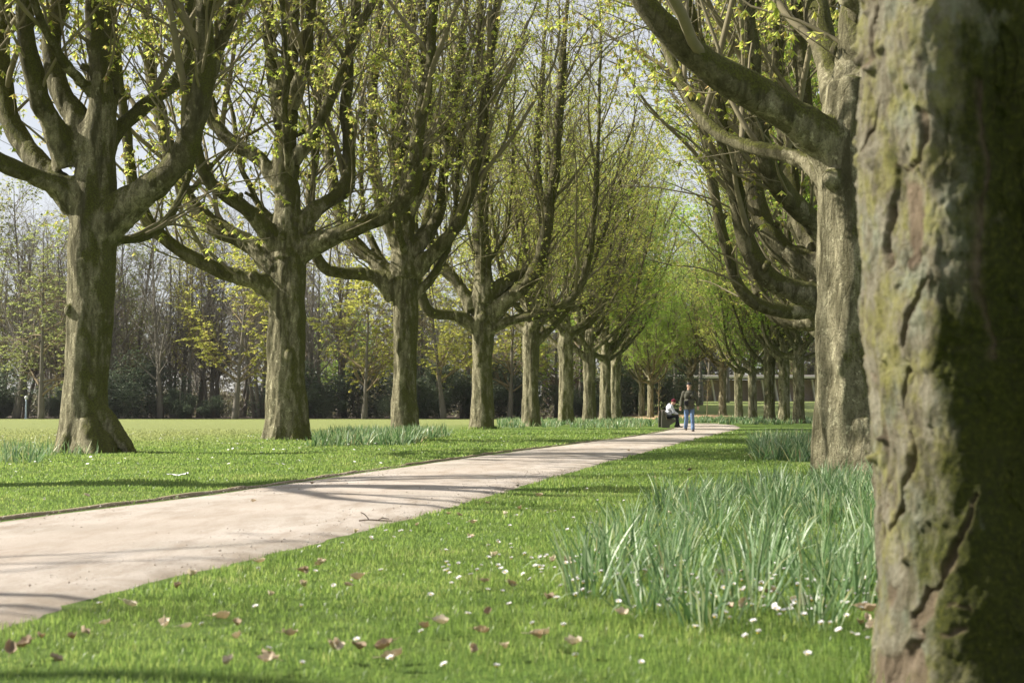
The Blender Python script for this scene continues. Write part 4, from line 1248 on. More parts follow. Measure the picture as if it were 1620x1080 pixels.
# the far daisies across the left-hand lawn are specks nobody could count
mb = MB(); n = 1500
d = np.sqrt(rng.uniform(13 ** 2, 42 ** 2, n)); x = d * rng.uniform(-.42, .0, n)
k = ~on_path(x, d, .1) & (vnoise(np.stack([x * .45, d * .45, 0 * x + 5], 1)) > .02); x, d = x[k], d[k]
z = ground_z(x, d) + .066
for a in range(1):
    th = np.arange(6) * 6.283 / 6
    r = rng.uniform(.015, .026, len(x))[:, None]
    tl = rng.normal(size=(len(x), 2)) * .25 + [-.1, -.2]
    rx, ry = np.cos(th)[None] * r, np.sin(th)[None] * r
    V = np.stack([x[:, None] + rx, d[:, None] + ry, z[:, None] + rx * tl[:, :1] + ry * tl[:, 1:]], -1).reshape(-1, 3)
    mb.add(V, [np.arange(len(x))[:, None] * 6 + np.arange(6)[None]], 0)
tag(link('daisies', mb.mesh('daisies', [M['petal']])), 'drifts of tiny white daisies in the lawn under the left-hand row', 'flowers', kind='stuff')

# dry leaves
t = NT('dry_leaf')
orr = t.objrand(); nz = t.noise(t.coord(), 60, 5)
dc = (t.mix(t.math('MULTIPLY', nz, .3), t.ramp(orr, [(0, (.25, .185, .125)), (.15, (.47, .36, .24)), (.6, (.70, .60, .45)), (1, (.78, .70, .57))]), (.42, .33, .22)))
M['dry'] = t.leaf(dc, dc, .4, .7)


def dead_leaf_mesh(seed):
    r = np.random.default_rng(seed)
    nu, nv = 9, 5; V = []
    for i in range(nu):
        u = i / (nu - 1); wd = .017 * math.sin(math.pi * min(.97, u ** .8 * .96 + .03)) ** .8
        for j in range(nv):
            v = j / (nv - 1) * 2 - 1
            V.append([(u - .5) * .062, v * wd * (1 + .15 * r.normal() * abs(v)), .012 + .020 * (v * v) * math.sin(3 * u) + .018 * (u - .5) ** 2 * 4 * r.uniform(.6, 1.2) + .003 * r.normal()])
    q = [[i * nv + j, i * nv + j + 1, (i + 1) * nv + j + 1, (i + 1) * nv + j] for i in range(nu - 1) for j in range(nv - 1)]
    V = np.array(V); ang = (V[:, 1] / .02) * r.uniform(.2, .9); V[:, 2] += .012 * (1 - np.cos(ang))
    mb = MB(); mb.add(V, [np.array(q)])
    mb.add(V - [0, 0, .0008], [np.array(q)[:, ::-1]])
    mb.seg(V[nv // 2] + [0, 0, 0], V[nv // 2] + [-.025, .004, .004], .001, .0007, 4)
    return mb.mesh('dead_leaf', [M['dry']])


lm = [dead_leaf_mesh(k) for k in range(6)]
L3 = [(870, 638), (805, 690), (590, 780), (490, 860), (755, 880), (850, 890), (385, 905), (350, 935), (1010, 860), (1080, 885), (1310, 930), (1080, 950), (200, 930), (70, 990), (150, 970), (270, 1045), (1210, 1040), (1030, 1070), (1500, 990), (1370, 620), (1370, 690), (1450, 585), (1220, 740), (1175, 575), (1145, 285), (1405, 198), (395, 262)]
L4 = [(465, 432), (310, 585), (232, 620), (235, 690), (480, 672), (430, 705), (880, 345), (925, 350), (1050, 295), (1200, 322), (1285, 262), (975, 455), (1130, 350), (990, 390), (740, 397), (1080, 550), (1350, 565), (1415, 580), (1040, 695), (1160, 715), (775, 895), (845, 880), (1060, 845), (1030, 925), (1290, 945), (1435, 980), (1140, 980), (370, 990), (480, 985), (600, 985), (635, 1020), (75, 1045), (980, 985), (270, 200), (1190, 210)]
L7 = [(140, 248), (65, 308), (700, 225), (630, 170), (785, 147), (960, 780), (1000, 770), (1110, 715), (1130, 708), (1510, 790), (1545, 800), (1530, 830), (1550, 870), (1500, 850), (490, 815), (285, 930), (185, 740), (145, 900), (20, 680), (200, 540), (265, 555), (910, 630), (690, 345), (1270, 760), (1230, 765), (1300, 240), (525, 43)]
pts = [(a / 2.843, 700 + b / 2.843) for a, b in L3] + [(400 + a / 2.843, 700 + b / 2.843) for a, b in L4] + [(800 + a / 2.7, 700 + b / 2.7) for a, b in L7]
for i, (px, py) in enumerate(pts):
    d = 1732.5 / (py - 650); xx = gx(px, d)
    pth = bool(on_path(np.array([xx]), np.array([d]), 0)[0])
    o = link('dead_leaf', lm[i % 6], None, (xx, d, float(ground_z(np.array([xx]), np.array([d]))[0]) + (.03 if pth else .036)), rng.random() * 6.28)
    s = rng.uniform(.6, 1.1); o.scale = (s, s, s)
    o.rotation_euler = (rng.normal() * .25, rng.normal() * .25 - .15, rng.random() * 6.28)
    if pth: o.rotation_euler = (0, 0, rng.random() * 6.28)
    lab, grp = ('curled dry brown leaf lying on the lawn', 'dry leaves on the lawn') if not pth else ('curled dry brown leaf lying on the sandy path', 'dry leaves on the path')
    if d < 4.5: lab, grp = 'curled dry brown leaf lying in the shaded nearest grass', 'dry leaves in the nearest grass'
    tag(o, lab, 'leaf', grp)

# forked twig on the path, white paper scrap on the verge
mb = MB(); d = 1732.5 / (829 - 650)
for P_, r in (([[-.10, .02, .004], [-.03, 0, .012], [.05, -.01, .008], [.13, -.02, .006]], .005), ([[-.03, 0, .012], [-.06, .02, .045], [-.09, .03, .06]], .0035), ([[.03, 0, .01], [.06, .04, .02], [.10, .06, .012]], .003)):
    p, rr = spline(P_, 9, [r, r, r * .8, r * .5][:len(P_)]); mb.tubes(p[None], rr[None], 6, 0, .15)
M['deadwood'] = plain('dead_twig_bark', (.07, .05, .035), .9, .4, 60, .4)
tag(link('fallen_twig', mb.mesh('fallen_twig', [M['deadwood']]), None, (gx(592, d), d, .024)), 'short dark forked twig lying on the sandy path', 'twig')
d = 1732.5 / (765 - 650)
nu, nv = 16, 12; u, v = np.meshgrid(np.linspace(-1, 1, nu), np.linspace(-1, 1, nv))
z = .03 + .018 * np.abs(fbm(np.stack([u * 2.2, v * 2.2, 0 * u], -1), 3)) + .01 * (u * u)
V = np.stack([u * .10 + .012 * fbm(np.stack([u * 2, v * 2, 0 * u + 4], -1), 2), v * .07 + .015 * fbm(np.stack([u * 2, v * 2, 0 * u + 8], -1), 2), z], -1).reshape(-1, 3)
a, b = np.meshgrid(np.arange(nu - 1), np.arange(nv - 1)); q0 = (b * nu + a).ravel(); q = np.stack([q0, q0 + 1, q0 + nu + 1, q0 + nu], 1)
mb = MB(); mb.add(V, [q]); mb.add(V - [0, 0, .0015], [q[:, ::-1]])
M['paper'] = plain('white_paper', (.80, .80, .79), .8, .04, 12, .1)
tag(link('paper_scrap', mb.mesh('paper_scrap', [M['paper']]), None, (gx(283, d), d, float(ground_z(np.array([gx(283, d)]), np.array([d]))[0]) + .035)), 'crumpled white paper scrap lying on the grass beside the path', 'litter')

# ================================================================== the distant wood
def wood_tree(seed, H, r0, kind, clear=.25, crown=4.0, leafn=0, leaf_mat=None, twig_mat='bare_twig', leaf_size=(.2, .34), stems=1, asc=(22, 50), den=1.0, upc=.12):
    rng = np.random.default_rng(seed); st = []
    for k in range(stems):
        a = rng.random() * 6.28; sp = .0 if stems == 1 else .12
        p, r = grow_limb(rng, np.array([.25 * k * math.cos(a), .25 * k * math.sin(a), -.2]), a, R_(88 - 60 * sp), R_(86), H * .4, H * rng.uniform(.85, 1.0), r0 * (1 if k == 0 else .7), 24, .035, .02)
        st.append((p, r))
    LB = rebatch(st, 24)
    br = spawn(LB, rng, 2.2 * den, clear, .97, (crown * .65, crown * 1.25), asc, .55, r0 * .55, .03, 9, upc, .07, .25, .75)
    b2 = spawn(br, rng, 1.1 * den, .15, 1, (crown * .25, crown * .6), (20, 55), .6, .05, .017, 6, upc, .10, .4, .5)
    b3 = spawn(cat(br, b2), rng, 1.5 * den, .2, 1, (.6, 1.9), (20, 60), .6, .022, .014, 4, upc, .12, .5)
    tb = MB(); tb.tubes(*LB, 9, 0, .08, seed)
    for b_, kk in ((br, 5), (b2, 3)): pass
    mb = MB(); mb.tubes(*br, 5, 0); mb.tubes(*b2, 3, 0); mb.tubes(*b3, 3, 0)
    mats = [M[twig_mat]]
    if leaf_mat:
        mats.append(M[leaf_mat])
        tips = np.concatenate([b3[0][:, -1], b3[0][:, 2], b2[0][:, -1]])
        k = rng.random(len(tips)) < min(1, leafn / len(tips))
        clusters(mb, tips[k] + rng.normal(size=(k.sum(), 3)) * .15, rng, 5, leaf_size, (-60, 20), 1, .55)
    return tb.mesh('trunk', [M['grey_bark']]), mb.mesh('crown', mats)


WT = {'bare': [wood_tree(301, 24, .36, 'bare', .16, 5.4, twig_mat='bare_twig'), wood_tree(302, 23, .34, 'bare', .18, 6.0, stems=3, asc=(25, 60), upc=.08),
               wood_tree(303, 22, .42, 'bare', .14, 5.8, stems=2), wood_tree(304, 25, .30, 'bare', .22, 5.4, asc=(25, 55), stems=3, upc=.06)],
      'bud': [wood_tree(311, 22, .33, 'bud', .14, 5.4, 3200, 'maple', 'warm_twig', (.16, .34)), wood_tree(312, 24, .3, 'bud', .16, 5.0, 3000, 'willow', 'warm_twig', (.16, .34))],
      'maple': [wood_tree(321, 15, .30, 'maple', .14, 5.4, 5200, 'maple', 'warm_twig', (.24, .46), asc=(35, 75)), wood_tree(322, 13.5, .26, 'maple', .15, 5.0, 4800, 'maple', 'warm_twig', (.24, .46), asc=(35, 80))],
      'willow': [wood_tree(331, 17, .28, 'willow', .08, 4.8, 6500, 'willow', 'warm_twig', (.2, .36), asc=(30, 80), upc=-.16)],
      'lush_tall': [wood_tree(342, 22, .32, 'lush', .27, 5.6, 7000, 'leaf_lush', 'warm_twig', (.26, .46), asc=(30, 70))],
      'lush': [wood_tree(341, 17, .3, 'lush', .10, 5.6, 6500, 'leaf_lush', 'warm_twig', (.26, .48), asc=(35, 75))]}


def evergreen(seed, H, Wd):
    rng = np.random.default_rng(seed); mb = MB(); n = 3600
    stb = MB()
    for k in range(5):
        a = rng.random() * 6.28
        p, r = grow_limb(rng, np.array([.2 * math.cos(a), .2 * math.sin(a), -.1]), a, R_(62), R_(85), 2, H * .85, .07, 12, .08, .01); stb.tubes(p[None], r[None], 5)
    cs = [(np.array([rng.normal() * Wd * .32, rng.normal() * Wd * .3, H * rng.uniform(.12, .72)]), rng.uniform(.22, .42) * Wd) for _ in range(14)]
    pos = []
    for c, r in cs:
        m = n // 14; dv = unit(rng.normal(size=(m, 3))); pos.append(c + dv * r * (rng.random((m, 1)) ** .3) * [1, 1, .95])
    pos = np.concatenate(pos); pos = pos[pos[:, 2] > .02]
    clusters(mb, pos, rng, 5, (.16, .30), (-50, 40), 0, .5)
    return stb.mesh('stem', [M['grey_bark']]), mb.mesh('foliage', [M['holly']])


EV = [evergreen(351, 7.2, 5.2), evergreen(352, 5.8, 6.0), evergreen(353, 8.6, 4.6)]


def put(kind, i, px, d, label, name, cat, group, scale=1.0, sub=('trunk', 'crown')):
    x = gx(px, d); a, b = (WT[kind] if kind in WT else EV)[i]
    e = empty(name, (x, d, float(G(x, d))), rng.random() * 6.28); e.scale = (scale,) * 3
    tag(e, label, cat, group); link(sub[0], a, e); link(sub[1], b, e)


GW = 'trees of the distant wood'
for kind, i, px, d, lab, s in [
    ('bare', 2, 26, 143, 'tall bare forked tree at the left end of the wood edge', 1.0),
    ('willow', 0, 66, 137, 'pale green drooping willow at the left end of the wood edge', 1.2),
    ('willow', 0, 5, 152, 'pale green tree behind the bare forked one at the far left', 1.1),
    ('bud', 1, 100, 149, 'pale budding tree just right of the drooping willow', .9),
    ('bare', 0, 255, 144, 'bare forked tree with a thick grey trunk, between the two nearest left-hand avenue trees', 1.0),
    ('maple', 0, 372, 137, 'yellow-green tree with a short pale trunk left of the second avenue tree', 1.12),
    ('bare', 1, 412, 146, 'bare tree close behind the yellow-green tree, beside the second avenue trunk', 1.0),
    ('bare', 2, 505, 148, 'bare branching tree just right of the second avenue trunk', .85),
    ('maple', 1, 577, 138, 'yellow-green tree half hidden left of the fluted avenue trunk', 1.15),
    ('maple', 0, 702, 139, 'yellow-green tree in the gap between the fluted and the pale-patched trunk', 1.1),
    ('maple', 1, 806, 142, 'yellow-green tree in the gap just right of the pale-patched trunk', 1.15),
    ('lush', 0, 880, 152, 'leafy green tree at the wood edge behind the sixth avenue trunk', 1.0)]:
    put(kind, i, px, d, lab, 'wood_tree', 'tree', GW, s)
for px, d in [(-60, 150), (110, 152), (165, 149), (205, 152), (300, 150), (335, 155), (455, 152), (545, 153), (640, 152), (668, 155), (740, 151), (770, 156), (838, 156), (920, 158), (955, 156)]:
    k = 'bare' if rng.random() < (.75 if px < 560 else .3) else 'bud'
    put(k, int(rng.integers(len(WT[k]))), px, d, {'bare': 'bare grey tree standing in the first rows of the distant wood', 'bud': 'budding brownish tree standing in the first rows of the distant wood'}[k],
        'wood_tree', 'tree', {'bare': 'bare trees in the distant wood', 'bud': 'budding trees in the distant wood'}[k], rng.uniform(.8, 1.1))
for px, d, i, s_ in [(-70, 156, 1, 1.15), (-20, 160, 0, 1.2), (40, 158, 1, 1.2), (120, 161, 0, 1.18), (215, 159, 1, 1.12), (290, 162, 0, 1.12), (345, 158, 1, 1.05), (470, 160, 0, 1.1)]:
    put('bud', i, px, d, 'tall budding pale tree rising over the left part of the wood', 'wood_tree', 'tree', 'tall budding trees of the wood', s_)
for k in range(11):
    px = -110 + 720 * (k + rng.uniform(-.5, .5)) / 10
    put('bare', int(rng.integers(4)), px, rng.uniform(153, 172), 'bare grey tree standing in the first rows of the distant wood', 'wood_tree', 'tree', 'bare trees in the distant wood', rng.uniform(.9, 1.12))
for row, dmin in enumerate((166, 195)):
    for k in range(13 + row * 2):
        px = -110 + (1130) * (k + rng.uniform(-.3, .3)) / (12 + row * 2); d = dmin + rng.uniform(-5, 6)
        if px > 1010: continue
        kk = rng.choice(['bare', 'bud', 'lush', 'maple'], p=[.55, .4, .0, .05] if px < 480 else [.2, .4, .2, .2])
        put(kk, int(rng.integers(len(WT[kk]))), px, d, {'bare': 'bare grey crown rising deep inside the distant wood', 'bud': 'budding brownish crown deep inside the distant wood', 'lush': 'green crown deep inside the distant wood', 'maple': 'yellow-green crown deep inside the distant wood'}[kk],
            'wood_tree', 'tree', kk + ' crowns deep in the distant wood', rng.uniform(.75, 1.0) * (.85 if px < 330 else 1.0))
for k in range(28):
    px = -90 + 1090 * (k + rng.uniform(-1.1, 1.1)) / 27; d = 142 + rng.uniform(0, 8)
    s = rng.uniform(.35, 1.15)
    put('EV', int(rng.integers(3)), px, d, 'dark evergreen shrub in the understorey along the wood edge', 'evergreen_shrub', 'shrub', 'evergreen shrubs along the wood edge', s, ('stem', 'foliage'))
# the wood goes on behind as one mass
mb = MB(); P = []
for k in range(90):
    px = rng.uniform(-160, 1040); d = rng.uniform(215, 275); H = rng.uniform(18, 27)
    c = np.array([gx(px, d), d, H * .5]); m = 420
    dv = unit(rng.normal(size=(m, 3))) * (rng.random((m, 1)) ** .4) * [5.0, 5.0, H * .5]
    P.append(c + dv)
for k in range(110):                                     # tangled low growth on the woodland floor
    px = rng.uniform(-160, 1030); d = rng.uniform(168, 235); c = np.array([gx(px, d), d, 1.2]); m = 170
    P.append(c + unit(rng.normal(size=(m, 3))) * (rng.random((m, 1)) ** .4) * [4.5, 3.0, rng.uniform(1.4, 3.2)])
for k in range(26):
    px = rng.uniform(1035, 1360); d = rng.uniform(236, 262); H = rng.uniform(13, 21)
    c = np.array([gx(px, d), d, 1.5 + H * .5]); m = 420
    P.append(c + unit(rng.normal(size=(m, 3))) * (rng.random((m, 1)) ** .4) * [5.0, 4.0, H * .5])
P = np.concatenate(P); P = P[P[:, 2] > .1]
clusters(mb, P, rng, 5, (.5, 1.0), (-60, 80), 0, .22)
tag(link('far_wood', mb.mesh('far_wood', [M['haze_leaf']])), 'hazy brown-green mass of far trees closing the wood behind', 'woodland', kind='stuff')
for px, d, sc_, lab in [(1030, 158, 1.0, 'tall vivid green tree in fresh leaf closing the view over the bench'), (1068, 166, 1.05, 'tall vivid green tree in fresh leaf closing the view above the walking man'),
                        (1108, 161, .98, 'tall vivid green tree in fresh leaf just right of the one above the walking man'), (985, 170, 1.0, 'tall vivid green tree in fresh leaf behind the overlapping trunk pair'), (1150, 172, .95, 'tall vivid green tree in fresh leaf before the long low building')]:
    put('lush_tall', 0, px, d, lab, 'wood_tree', 'tree', 'green trees closing the avenue', sc_)
# trees beyond the long building
for px, d, k in [(1050, 232, 'bud'), (1085, 240, 'lush'), (1120, 228, 'bud'), (1155, 238, 'bare'), (1190, 230, 'bud'), (1225, 240, 'lush'), (1262, 232, 'bud'), (1010, 225, 'bud'), (985, 215, 'lush')]:
    put(k, int(rng.integers(len(WT[k]))), px, d, {'bud': 'budding tree rising behind the long low building', 'lush': 'green tree rising behind the long low building', 'bare': 'bare tree rising behind the long low building'}[k],
        'wood_tree', 'tree', k + ' trees behind the building', rng.uniform(.8, 1.0))

# ================================================================== long low building with leaning fins
e = empty('pavilion', (30, 188, 0)); tag(e, 'long low brick building with leaning white fins and a pale flat roof edge', 'building')
zb = float(G(34, 184)) - .1
M['brick'] = None
t = NT('brown_brick'); co = t.coord()
br = t.n('ShaderNodeTexBrick'); br.inputs['Scale'].default_value = 1; br.inputs['Brick Width'].default_value = .23; br.inputs['Row Height'].default_value = .08; br.inputs['Mortar Size'].default_value = .008
mpv = t.n('ShaderNodeMapping'); mpv.inputs['Rotation'].default_value = (math.pi / 2, 0, 0); t.l(co, mpv.inputs[0]); t.l(mpv.outputs[0], br.inputs['Vector'])
br.inputs['Color1'].default_value = (.27, .195, .15, 1); br.inputs['Color2'].default_value = (.33, .25, .2, 1); br.inputs['Mortar'].default_value = (.3, .27, .24, 1)
t.bsdf(t.mix(t.ramp(t.noise(co, .7, 4), [(.4, 0.0), (.7, .4)]), br.outputs[0], (.27, .21, .18)), .9); M['brick'] = t.m
M['white_render'] = plain('white_render', (.5, .465, .43), .8, .08, 1.5, .1)
M['glass'] = plain('dark_window', (.03, .035, .04), .15, .3, .4, 0, .5)
mb = MB(); mb.box((6, 3.2, zb + 1.4), (64, 5, 3.2)); link('wall', mb.mesh('wall', [M['brick']], False), e)
mb = MB(); mb.box((6, 2.2, zb + 3.32), (66, 9.2, .30), bev=.03); mb.box((6, 2.4, zb + 3.57), (64.5, 8, .08)); link('roof', mb.mesh('roof', [M['white_render']], False), e)
fm = MB(); fm.box((0, 0, 1.55), (.24, .7, 3.2), ry=-.16, bev=.02); fme = fm.mesh('fin', [M['white_render']], False)
for k in range(37):
    link('fin', fme, e, (-25 + k * 1.66, .05, zb - .05))
# saplings, marker post
def sapling(px, d, label, H=3.2):
    r = np.random.default_rng(int(px)); p, rr = grow_limb(r, np.array([0, 0, -.1]), 0, R_(88), R_(89), 2, H, .05, 14, .03, .012)
    tb = MB(); tb.tubes(p[None], rr[None], 7, 0, .06)
    b = spawn((p[None], rr[None]), r, 5, .4, 1, (.4, 1.0), (25, 50), .5, .015, .008, 6, .1, .1)
    b2 = spawn(b, r, 3, .2, 1, (.2, .5), (25, 50), .6, .01, .006, 4, .1, .1)
    cb = MB(); cb.tubes(*b, 4); cb.tubes(*b2, 3); clusters(cb, b2[0][:, -1], r, 4, (.05, .10), (-50, 20), 1)
    x = gx(px, d); e = empty('sapling', (x, d, float(G(x, d)))); tag(e, label, 'tree', 'young saplings on the rise')
    link('trunk', tb.mesh('trunk', [M['warm_twig']]), e); link('crown', cb.mesh('crown', [M['warm_twig'], M['maple']]), e)


sapling(1118, 125, 'thin young sapling on the grass rise right of the walking man', 3.6)
sapling(1041, 128, 'thin young sapling on the grass rise above the seated person', 3.4)
x, d = gx(42, 141), 141
e = empty('marker_post', (x, d, 0)); tag(e, 'slim pale blue-white post with a rounded head at the wood edge', 'post')
M['post'] = plain('pale_blue_paint', (.42, .50, .62), .5, .1, 8, .05); M['post_head'] = plain('white_paint', (.75, .76, .78), .4, .05, 8, .02)
mb = MB(); mb.seg((0, 0, -.1), (0, 0, 1.95), .10, .08, 12); mb.seg((0, 0, 0), (0, 0, .12), .16, .14, 12); link('pole', mb.mesh('pole', [M['post']]), e)
mb = MB(); mb.ell((0, 0, 2.1), (.17, .17, .2), 14, 9); link('lamp_head', mb.mesh('lamp_head', [M['post_head']]), e)

# ================================================================== bench and people
M['bench_wood'] = plain('dark_bench_wood', (.075, .06, .045), .8, .35, 14, .4)
M['bench_concrete'] = plain('bench_concrete', (.115, .105, .09), .9, .3, 9, .4)
bd = 66.0; bx = gx(1049, bd)
e = empty('park_bench', (bx, bd, 0)); tag(e, 'dark park bench with solid end supports beside the path, seen from its end', 'bench')
sup = MB()
prof = np.array([[-.16, -.03], [.20, -.03], [.22, .12], [.50, .30], [.50, .37], [.06, .37], [-.03, .80], [-.12, .80], [-.16, .40]])
m_ = len(prof)
V = np.concatenate([np.stack([prof[:, 0], np.full(m_, s), prof[:, 1]], 1) for s in (-.06, .06)])
q = [[i, (i + 1) % m_, m_ + (i + 1) % m_, m_ + i] for i in range(m_)]
tri = [[0, 1, 2], [0, 2, 8], [2, 3, 5], [3, 4, 5], [2, 5, 8], [5, 6, 8], [6, 7, 8]]
sup.add(V, [np.array(q)[:, ::-1], np.array(tri), np.array(tri)[:, ::-1] + m_])
sme = sup.mesh('support', [M['bench_concrete']], False)
for yy in (-.72, .72): link('support', sme, e, (0, yy, 0))
mb = MB()
for k in range(4): mb.box((.10 + .115 * k, 0, .395), (.10, 1.75, .04), bev=.008)
link('seat', mb.mesh('seat', [M['bench_wood']], False), e)
mb = MB()
for k in range(3): mb.box((.045 - .03 * k, 0, .52 + .125 * k), (.035, 1.75, .105), ry=-.23, bev=.008)
link('backrest', mb.mesh('backrest', [M['bench_wood']], False), e)

t = NT('skin'); t.bsdf((.50, .31, .23), .55); M['skin'] = t.m
M['hair'] = plain('grey_hair', (.20, .19, .18), .8, .3, 60, .3)
M['olive'] = plain('olive_jacket_cloth', (.072, .070, .050), .9, .3, 9, .5)
M['denim'] = plain('washed_blue_denim', (.115, .175, .30), .9, .5, 5, .4)
M['dark_cloth'] = plain('dark_cloth', (.022, .024, .03), .9, .3, 12, .3)
M['black'] = plain('black_cloth', (.018, .018, .02), .8, .3, 20, .2)
M['shoe'] = plain('dark_shoe', (.025, .020, .018), .6, .3, 20, .2)
M['pale_jacket'] = plain('pale_grey_jacket', (.52, .54, .60), .85, .12, 9, .4)
M['wine'] = plain('wine_red_knit', (.11, .012, .025), .95, .25, 60, .6)
M['eye'] = plain('dark_eye', (.03, .02, .015), .3, .1, 10, 0)
M['grey_cloth'] = plain('mid_grey_cloth', (.10, .105, .12), .9, .2, 12, .3)


def hand(mb, w, d, side, fwd, curl=.5, s=1.0):
    """palm from wrist w along d, four fingers curling towards fwd, thumb leaving the palm's side"""
    d = unit(np.array(d, float)); fwd = unit(np.array(fwd, float) - np.dot(fwd, d) * d); lat = np.cross(d, fwd) * side
    w = np.array(w, float)
    for k in range(4):
        o = (k - 1.5) * .019 * s
        kn = w + d * .088 * s + lat * o
        mb.seg(w + lat * o * .6, kn, .014 * s, .0115 * s, 8)
        L = (.074, .084, .078, .06)[k] * s; p = kn; a = curl * .4
        for j, f in enumerate((.45, .32, .23)):
            dv = d * math.cos(a) + fwd * math.sin(a); p2 = p + dv * L * f
            mb.seg(p, p2, (.0098 - .001 * j) * s, (.009 - .001 * j) * s, 8); p = p2; a += curl
    t0 = w + d * .03 * s - lat * .026 * s
    t1 = t0 + (d * .6 - lat * .55 + fwd * .45) * .042 * s; t2 = t1 + (d * .85 - lat * .1 + fwd * .5) * .036 * s
    mb.seg(w + d * .015, t1, .013 * s, .0115 * s, 8); mb.seg(t1, t2, .0115 * s, .009 * s, 8)


def head(mb, c, yaw=0.0, pitch=0.0, s=1.0):
    """skull with brow, nose, lips, chin, ears; the face looks along -y before yaw"""
    h = MB()
    h.ell((0, .012, .03), (.076, .094, .098), 20, 14)
    h.ell((0, -.03, -.045), (.058, .062, .07), 16, 10)
    h.ell((0, -.055, -.092), (.028, .026, .022), 12, 8)
    h.ell((0, -.078, .028), (.05, .016, .012), 12, 8)
    h.seg((0, -.082, .022), (0, -.108, -.022), .009, .014, 8); h.ell((0, -.100, -.026), (.017, .014, .010), 10, 7)
    h.ell((0, -.086, -.056), (.024, .009, .006), 10, 6); h.ell((0, -.084, -.067), (.021, .010, .006), 10, 6)
    for sx in (-1, 1):
        h.ell((sx * .04, -.07, -.012), (.02, .02, .018), 10, 7)
        h.ell((sx * .079, .012, -.005), (.010, .020, .032), 10, 8)
    h.seg((0, .02, -.06), (0, .035, -.17), .056, .062, 14)
    V = np.concatenate(h.V) * s
    cp, sp_ = math.cos(pitch), math.sin(pitch); cy, sy = math.cos(yaw), math.sin(yaw)
    V = V @ np.array([[1, 0, 0], [0, cp, -sp_], [0, sp_, cp]]).T @ np.array([[cy, -sy, 0], [sy, cy, 0], [0, 0, 1]]).T + np.array(c)
    o = 0
    for (k, fs) in h.F.items(): mb.add(V, fs) if o == 0 else mb.add(np.zeros((0, 3)), [f - len(V) for f in fs]); o = 1

    def tr(p):
        return (np.array(p) * s) @ np.array([[1, 0, 0], [0, cp, -sp_], [0, sp_, cp]]).T @ np.array([[cy, -sy, 0], [sy, cy, 0], [0, 0, 1]]).T + np.array(c)
    return tr


def chain(mb, pts, k=12):
    for (a, ra), (b, rb) in zip(pts[:-1], pts[1:]):
        mb.seg(a, b, ra, rb, k); mb.ell(b, rb * .99, 10, 8)
    mb.ell(pts[0][0], pts[0][1] * .99, 10, 8)


# --- the man walking towards us
wd = 52.3; wx_ = gx(1090, wd)
e = empty('person', (wx_, wd, .03)); tag(e, 'man in olive jacket, dark cap and blue jeans walking towards us on the path', 'person')
HP = [(-.095, .0, .90), (.095, -.02, .90)]; KN = [(-.105, -.02, .48), (.10, -.13, .49)]; AN = [(-.115, .16, .13), (.105, -.20, .085)]
SH = [(-.185, .01, 1.405), (.185, .01, 1.405)]; EL = [(-.265, .05, 1.15), (.285, .0, 1.15)]; WR = [(-.315, -.03, .90), (.30, -.10, .92)]
bm_ = MB()
bm_.ell((0, 0, .95), (.165, .115, .13)); bm_.ell((0, 0, 1.12), (.15, .105, .16)); bm_.ell((0, .0, 1.31), (.18, .115, .17))
bm_.seg((0, .01, 1.40), (0, .005, 1.55), .08, .06, 14)
tr = head(bm_, (0, -.015, 1.655), 0.0, .12)
for i in (0, 1):
    chain(bm_, [(HP[i], .088), (KN[i], .056), (AN[i], .040)])
    f = np.array(AN[i]); bm_.seg(f + [0, .05, -.045], f + [0, -.15, -.055 if i else -.075], .036, .03)
    chain(bm_, [(SH[i], .062), (EL[i], .043), (WR[i], .029)])
    dv = np.array(WR[i]) - np.array(EL[i]); hand(bm_, WR[i], unit(dv) + [0, 0, -.5], 1 if i else -1, (0, -1, .1), .42)
link('body', remeshed(bm_, .0075, 'body', [M['skin']], 1), e)
jk = MB()
jk.ell((0, .0, 1.30), (.215, .15, .20), 20, 14); jk.ell((0, 0, 1.08), (.195, .145, .24), 20, 14); jk.seg((0, 0, .80), (0, 0, 1.15), .195, .185, 24)
jk.ell((0, .015, 1.45), (.12, .095, .06)); jk.ell((0, .01, 1.39), (.235, .115, .085), 20, 12); jk.seg((0, .015, 1.42), (0, .012, 1.52), .085, .078, 16)
for i in (0, 1):
    chain(jk, [(SH[i], .085), (EL[i], .066), (tuple(np.array(WR[i]) * .88 + np.array(EL[i]) * .12), .050)])
    jk.box((-.10 + .2 * i, -.155, .98), (.12, .05, .13), bev=.012); jk.box((-.09 + .18 * i, -.155, 1.28), (.10, .04, .11), bev=.012)
link('jacket', remeshed(jk, .010, 'jacket', [M['olive']], 2, lambda v: .012 * fbm(v * np.array([9, 9, 6]) + 3, 3)), e)
tr_ = MB()
tr_.ell((0, -.005, .90), (.175, .125, .12))
for i in (0, 1):
    chain(tr_, [(HP[i], .102), (KN[i], .074), (tuple(np.array(AN[i]) + [0, 0, .0]), .068)])
link('jeans', remeshed(tr_, .009, 'jeans', [M['denim']], 2, lambda v: .010 * fbm(v * np.array([8, 8, 11]) + 30, 3)), e)
for i in (0, 1):
    s_ = MB(); f = np.array(AN[i]); tl = 0 if i else .0
    s_.ell(f + [0, .045, -.035], (.045, .06, .052)); s_.ell(f + [0, -.06, -.045], (.046, .10, .038)); s_.ell(f + [0, -.13, -.052], (.045, .06, .030)); s_.seg(f + [0, .01, -.02], f + [0, .01, .05], .045, .046)
    s_.box(f + [0, -.045, -.075], (.088, .27, .022), bev=.008)
    o = link('shoe', remeshed(s_, .008, 'shoe', [M['shoe']], 1), e)
cp_ = MB(); c0 = np.array((0, -.005, 1.735))
cp_.ell(c0, (.088, .104, .066), 18, 10); cp_.seg(c0 + [0, .0, -.03], c0 + [0, 0, .0], .092, .09, 18)
